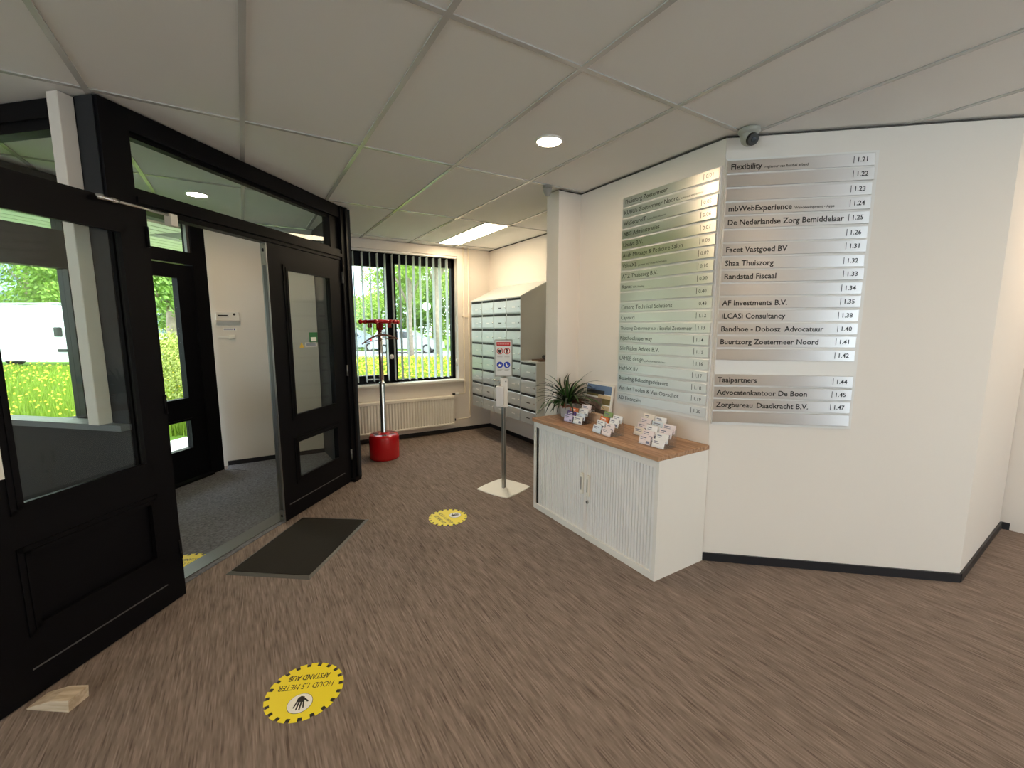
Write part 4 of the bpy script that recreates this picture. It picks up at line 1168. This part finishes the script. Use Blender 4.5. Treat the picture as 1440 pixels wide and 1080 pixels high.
# soffit of the canopy outside
so = thing('soffit', 'pale planked soffit of the canopy outside the entrance', 'soffit', FO, FR, kind='structure')
plank = MB().box(-6.0, 0.011, 0, 3.4, 0.139, 0.02).mesh('soffit_plank', SOFF)
plank_short = MB().box(-6.0, 0.011, 0, 1.95, 0.139, 0.02).mesh('soffit_plank', SOFF)
for j in range(12):
    link('soffit_plank', plank if j > 3 else plank_short, so, (0, EXT + 0.11 + j * 0.15, 2.385))
MB().box(-6.0, EXT + 1.91, 2.345, 3.4, EXT + 1.95, 2.75).build('fascia', VWHITE, so)

# grass and flowers
def blades(name, n, region, hgt, mat, label, cat, wid=0.012, seedz=0):
    v = []; f = []
    for i in range(n):
        D = random.uniform(region[0], region[1]); L = random.uniform(region[2](D), region[3](D))
        p = dl(D, L, GZ); a = random.uniform(0, PI)
        h = hgt * random.uniform(0.5, 1.2); w = wid * (0.6 + D / 10)
        sx, sy = math.cos(a) * w, math.sin(a) * w
        lx_, ly_ = random.uniform(-0.3, 0.3) * h, random.uniform(-0.3, 0.3) * h
        o = len(v)
        v += [(p.x - sx, p.y - sy, GZ), (p.x + sx, p.y + sy, GZ), (p.x + lx_, p.y + ly_, GZ + h)]
        f.append((o, o + 1, o + 2))
    me = bpy.data.meshes.new(name); me.from_pydata(v, [], f); me.materials.append(mat)
    link(name, me, None, label=label, cat=cat, kind='stuff')
far_side = (lambda D: -1.30 * D, lambda D: -0.74 * D)
win_side = (lambda D: -0.42 * D, lambda D: -0.10 * D)
blades('meadow_grass', 26000, (5.8, 14.7, far_side[0], far_side[1]), 0.26, GRASSM, 'tall meadow grass seen through the left glazing', 'grass')
blades('meadow_grass', 18000, (7.2, 18.4, win_side[0], win_side[1]), 0.30, GRASSM, 'tall meadow grass seen through the alcove window', 'grass')
def flowers(name, n, region, label):
    v = []; f = []
    for i in range(n):
        D = random.uniform(region[0], region[1]); L = random.uniform(region[2](D), region[3](D))
        p = dl(D, L, GZ + random.uniform(0.16, 0.34)); r = 0.010 + 0.0012 * D
        o = len(v)
        v += [(p.x + r, p.y, p.z), (p.x, p.y + r, p.z + r * 0.4), (p.x - r, p.y, p.z), (p.x, p.y - r, p.z - r * 0.4), (p.x, p.y, p.z + r * 0.8)]
        f += [(o, o + 1, o + 4), (o + 1, o + 2, o + 4), (o + 2, o + 3, o + 4), (o + 3, o, o + 4)]
    me = bpy.data.meshes.new(name); me.from_pydata(v, [], f); me.materials.append(FLOWERM)
    link(name, me, None, label=label, cat='flowers', kind='stuff')
flowers('meadow_flowers', 650, (6, 14.6, far_side[0], far_side[1]), 'yellow meadow flowers seen through the left glazing')
flowers('meadow_flowers', 1100, (10, 18.3, win_side[0], win_side[1]), 'yellow meadow flowers seen through the alcove window')

# trees
def crown_mesh(name, n, rx, rz, leaf_, mat, seed):
    rnd = random.Random(seed); v = []; f = []
    lumps = [(Vector((rnd.gauss(0, 0.45) * rx, rnd.gauss(0, 0.45) * rx, rnd.uniform(-0.75, 0.75) * rz)), rnd.uniform(0.3, 0.55)) for _ in range(16)]
    for i in range(n):
        c, k = lumps[i % 16]
        d = Vector((rnd.gauss(0, 1), rnd.gauss(0, 1), rnd.gauss(0, 1))).normalized() * (rnd.random() ** 0.4)
        p = c + Vector((d.x * rx * k, d.y * rx * k, d.z * rx * k * 0.8))
        a = Vector((rnd.gauss(0, 1), rnd.gauss(0, 1), rnd.gauss(0, 1))).normalized()
        b = a.orthogonal().normalized(); c2 = a.cross(b); s = leaf_ * rnd.uniform(0.6, 1.3)
        o = len(v)
        v += [p - b * s, p - c2 * s * 0.5, p + b * s, p + c2 * s * 0.5]
        f.append((o, o + 1, o + 2, o + 3))
    me = bpy.data.meshes.new(name); me.from_pydata([tuple(x) for x in v], [], f); me.materials.append(mat)
    return me
crA = crown_mesh('crown', 11000, 2.6, 3.0, 0.095, TREEA, 1)
crB = crown_mesh('crown', 11000, 2.6, 3.0, 0.095, TREEB, 2)
def tree(D, L, h, cr_, sc, cz, label, tr_=0.14, bark=BARK, group='trees outside the building'):
    p = dl(D, L, GZ if D < 18.5 else -0.25)
    t = thing('tree', label, 'tree', (p.x, p.y, p.z), random.uniform(0, 6), group)
    m = MB(); m.tube([(0, 0, 0), (0.05, 0.02, h * 0.4), (-0.03, 0.05, h * 0.8), (0, 0, h)], [tr_ * 1.25, tr_, tr_ * 0.8, tr_ * 0.4], 9)
    m.tube([(-0.0, 0.03, h * 0.55), (0.6, 0.3, h * 0.8), (1.1, 0.5, h)], [tr_ * 0.5, tr_ * 0.35, tr_ * 0.2], 6)
    m.tube([(0.0, 0.0, h * 0.6), (-0.6, -0.2, h * 0.85), (-1.0, 0.3, h * 1.05)], [tr_ * 0.5, tr_ * 0.35, tr_ * 0.2], 6)
    m.build('trunk', bark, t)
    c = link('crown', cr_, t, (0, 0, cz)); c.scale = (sc, sc, sc)
    c.rotation_euler = (0, 0, random.uniform(0, 6))
specs = [
 # seen through the alcove window: D, L, trunk height, crown, scale, crown height
 (23.0, -5.35, 5.0, crA, 0.80, 5.2, 'pale trunked tree right of the window mullion'),
 (19.2, -3.22, 6.0, crA, 0.95, 6.4, 'spotted trunk tree near the right edge of the alcove window'),
 (36.0, -13.0, 3.0, crB, 0.80, 2.2, 'dense tree filling the left window sash'),
 (40.0, -10.2, 4.0, crA, 1.25, 3.6, 'bright leafy tree behind the window mullion'),
 (37.0, -6.6, 4.5, crB, 1.25, 3.4, 'mid green tree behind the parked silver car'),
 (36.0, -2.8, 4.5, crA, 1.3, 3.8, 'bright tree behind the right window sash'),
 (33.0, -11.9, 3.0, crA, 0.80, 2.0, 'low bright tree behind the left window sash'),
 (44.0, -14.6, 3.0, crA, 1.0, 2.4, 'tree low in the gap of the left window sash'),
 (47.0, -17.6, 3.0, crB, 1.05, 2.4, 'dark tree low beside the door jamb in the left window sash'),
 (41.0, -17.0, 3.0, crA, 0.85, 2.2, 'tree at the far left of the window view'),
 # through the outer door
 (13.5, -10.45, 3.5, crB, 0.72, 3.0, 'leafy tree seen through the outer door pane'),
 (20.0, -15.0, 4.5, crA, 1.0, 4.1, 'bright tree high behind the outer door pane'),
 (26.0, -19.3, 4.5, crB, 1.2, 3.0, 'dark tree low behind the outer door pane'),
 # behind the van
 (24.0, -22.6, 5.0, crA, 1.0, 4.4, 'round tree behind the front of the white van'),
 (25.0, -27.3, 5.0, crA, 1.05, 4.2, 'round tree behind the middle of the white van'),
 (30.0, -29.8, 5.0, crB, 1.0, 4.0, 'darker tree far behind the white van'),
]
for s_ in specs: tree(*s_)
# shrubs by the entrance
shA = crown_mesh('foliage', 4200, 0.75, 0.6, 0.03, M('shrub_leaf', (0.30, 0.36, 0.06), 0.6, noise=0.5, nscale=3), 5)
for (D, L, z, sc, lab) in ((7.3, -5.72, 0.70, 0.95, 'loose yellow green shrub outside the entrance door'), (9.6, -7.6, 0.75, 1.05, 'second shrub behind the one at the entrance door')):
    p = dl(D, L, GZ)
    t = thing('shrub', lab, 'shrub', (p.x, p.y, p.z), 0.3)
    link('foliage', shA, t, (0, 0, z)).scale = (sc, sc, sc)
    m = MB()
    for i in range(5): m.tube([(0.05 * math.cos(i), 0.05 * math.sin(i), 0), (0.35 * math.cos(i * 1.3), 0.35 * math.sin(i * 1.3), z)], [0.014, 0.006], 5)
    m.build('stem', BARK, t)

# white van, side on
vp = dl(15.2, -20.6, GZ)
vn = thing('van', 'white delivery van parked beyond the meadow', 'van', (vp.x, vp.y, GZ), OR)
body = [(0.0, 0.30), (0.0, 2.05), (0.12, 2.18), (4.95, 2.18), (5.35, 2.05), (5.95, 1.38), (6.55, 1.18), (6.75, 0.95), (6.78, 0.30)]
MB().prism(body, 'y', 0, 1.9).build('van_body', VANW, vn)
MB().prism([(5.45, 1.95), (5.85, 1.38), (5.10, 1.38), (5.10, 1.95)], 'y', -0.012, 0.0).build('side_window', CARGLASS, vn)
MB().prism([(5.36, 2.03), (5.98, 1.37), (6.00, 1.39), (5.38, 2.05)], 'y', 0.12, 1.78).build('windscreen', CARGLASS, vn)
for x in (1.15, 5.75):
    for y in (0.0, 1.7):
        m = MB(); m.tube([(x, y - 0.03, 0.34), (x, y + 0.2, 0.34)], 0.34, 20); wv = m.build('wheel', TYRE, vn)
        MB().tube([(x, y - 0.04, 0.34), (x, y - 0.028, 0.34)], 0.19, 14).build('hubcap', ALU, wv)
MB().bbox(4.86, -0.22, 1.15, 5.05, -0.06, 1.48, 0.03).build('wing_mirror', VBLACK, vn)
MB().box(2.55, -0.02, 1.0, 2.56, 0.0, 2.05).build('sliding_door_gap', ALUD, vn)
MB().box(4.75, -0.03, 0.62, 5.30, 0.0, 0.72).build('door_handle', VBLACK, vn)
MB().box(5.4, -0.02, 0.62, 6.6, 0.0, 0.70).build('rub_strip', VBLACK, vn)
rk = MB()
rk.tube([(0.4, 0.2, 2.30), (4.8, 0.2, 2.30)], 0.025, 6); rk.tube([(0.4, 1.7, 2.30), (4.8, 1.7, 2.30)], 0.025, 6)
for x in (0.5, 1.9, 3.3, 4.7): rk.tube([(x, 0.2, 2.18), (x, 0.2, 2.31), (x, 1.7, 2.31), (x, 1.7, 2.18)], 0.02, 6)
rk.build('roof_rack', ALU, vn)
MB().bbox(6.65, 0.05, 0.85, 6.77, 0.35, 1.05, 0.02).build('headlamp', SIGNGREY, vn)

def car(D, L, mat, label, flip=False):
    p = dl(D, L, GZ)
    c = thing('car', label, 'car', (p.x, p.y, -0.22), OR)
    prof = [(0.0, 0.30), (0.0, 0.85), (0.10, 0.95), (0.45, 1.40), (0.75, 1.47), (2.2, 1.48), (2.55, 1.40), (3.25, 0.98), (4.10, 0.85), (4.40, 0.70), (4.45, 0.30)]
    MB().prism(prof, 'y', 0, 1.75).build('car_body', mat, c)
    for a, b in ((0.50, 1.02), (1.12, 1.78), (1.86, 2.75)):
        top = 1.40
        if a < 0.6: pts = [(0.36, 1.0), (0.60, 1.38), (b, 1.40), (b, 1.0)]
        elif b > 2.5: pts = [(a, 1.0), (a, 1.40), (2.42, 1.37), (2.98, 1.0)]
        else: pts = [(a, 1.0), (a, 1.40), (b, 1.40), (b, 1.0)]
        MB().prism(pts, 'y', -0.01, 0.0).build('side_window', CARGLASS, c)
    for x in (0.85, 3.55):
        for y in (0.0, 1.57):
            m = MB(); m.tube([(x, y - 0.02, 0.29), (x, y + 0.18, 0.29)], 0.30, 18); wv = m.build('wheel', TYRE, c)
            MB().tube([(x, y - 0.03, 0.29), (x, y - 0.018, 0.29)], 0.19, 14).build('hubcap', ALU, wv)
    MB().bbox(-0.02, -0.01, 0.80, 0.12, 0.2, 1.0, 0.01).build('tail_lamp', TAIL, c)
    MB().bbox(4.2, -0.01, 0.62, 4.42, 0.2, 0.76, 0.01).build('headlamp', SIGNGREY, c)
    MB().bbox(2.75, -0.16, 0.98, 2.9, 0.0, 1.08, 0.02).build('wing_mirror', mat, c)
    for y in (0.2, 1.55):
        MB().tube([(0.7, y, 1.49), (0.75, y, 1.52), (2.1, y, 1.53), (2.2, y, 1.49)], 0.018, 6).build('roof_rail', ALU, c)
car(27.5, -8.95, CARS, 'silver estate car parked beyond the meadow at the alcove window')
car(30.2, -13.4, CARB, 'blue grey car parked behind the silver estate')

sp = dl(32.0, -6.2, -0.25)
sgn = thing('road_sign', 'round white road sign on a pole by the road', 'sign', (sp.x, sp.y, GZ), OR)
MB().tube([(0, 0, 0), (0, 0, 3.25)], 0.03, 8).build('sign_pole', ALU, sgn)
MB().tube([(0, -0.05, 2.95), (0, -0.03, 2.95)], 0.30, 24).build('sign_disc', VWHITE, sgn)

ob = dl(44, -60, GZ)
of = thing('office_building', 'blue grey office building far behind the trees', 'building', (ob.x, ob.y, GZ), OR)
MB().box(0, 0, 0, 34, 10, 8.5).build('facade', OFFICE, of)
wm = MB().box(0, -0.06, 0, 1.7, 0.02, 1.5).mesh('window', OFFGL)
for i in range(14):
    for j in range(3):
        link('window', wm, of, (1.0 + i * 2.35, 0, 0.9 + j * 2.6))
MB().box(-0.2, -0.2, 8.5, 34.2, 10.2, 8.8).build('roof_edge', ALU, of)
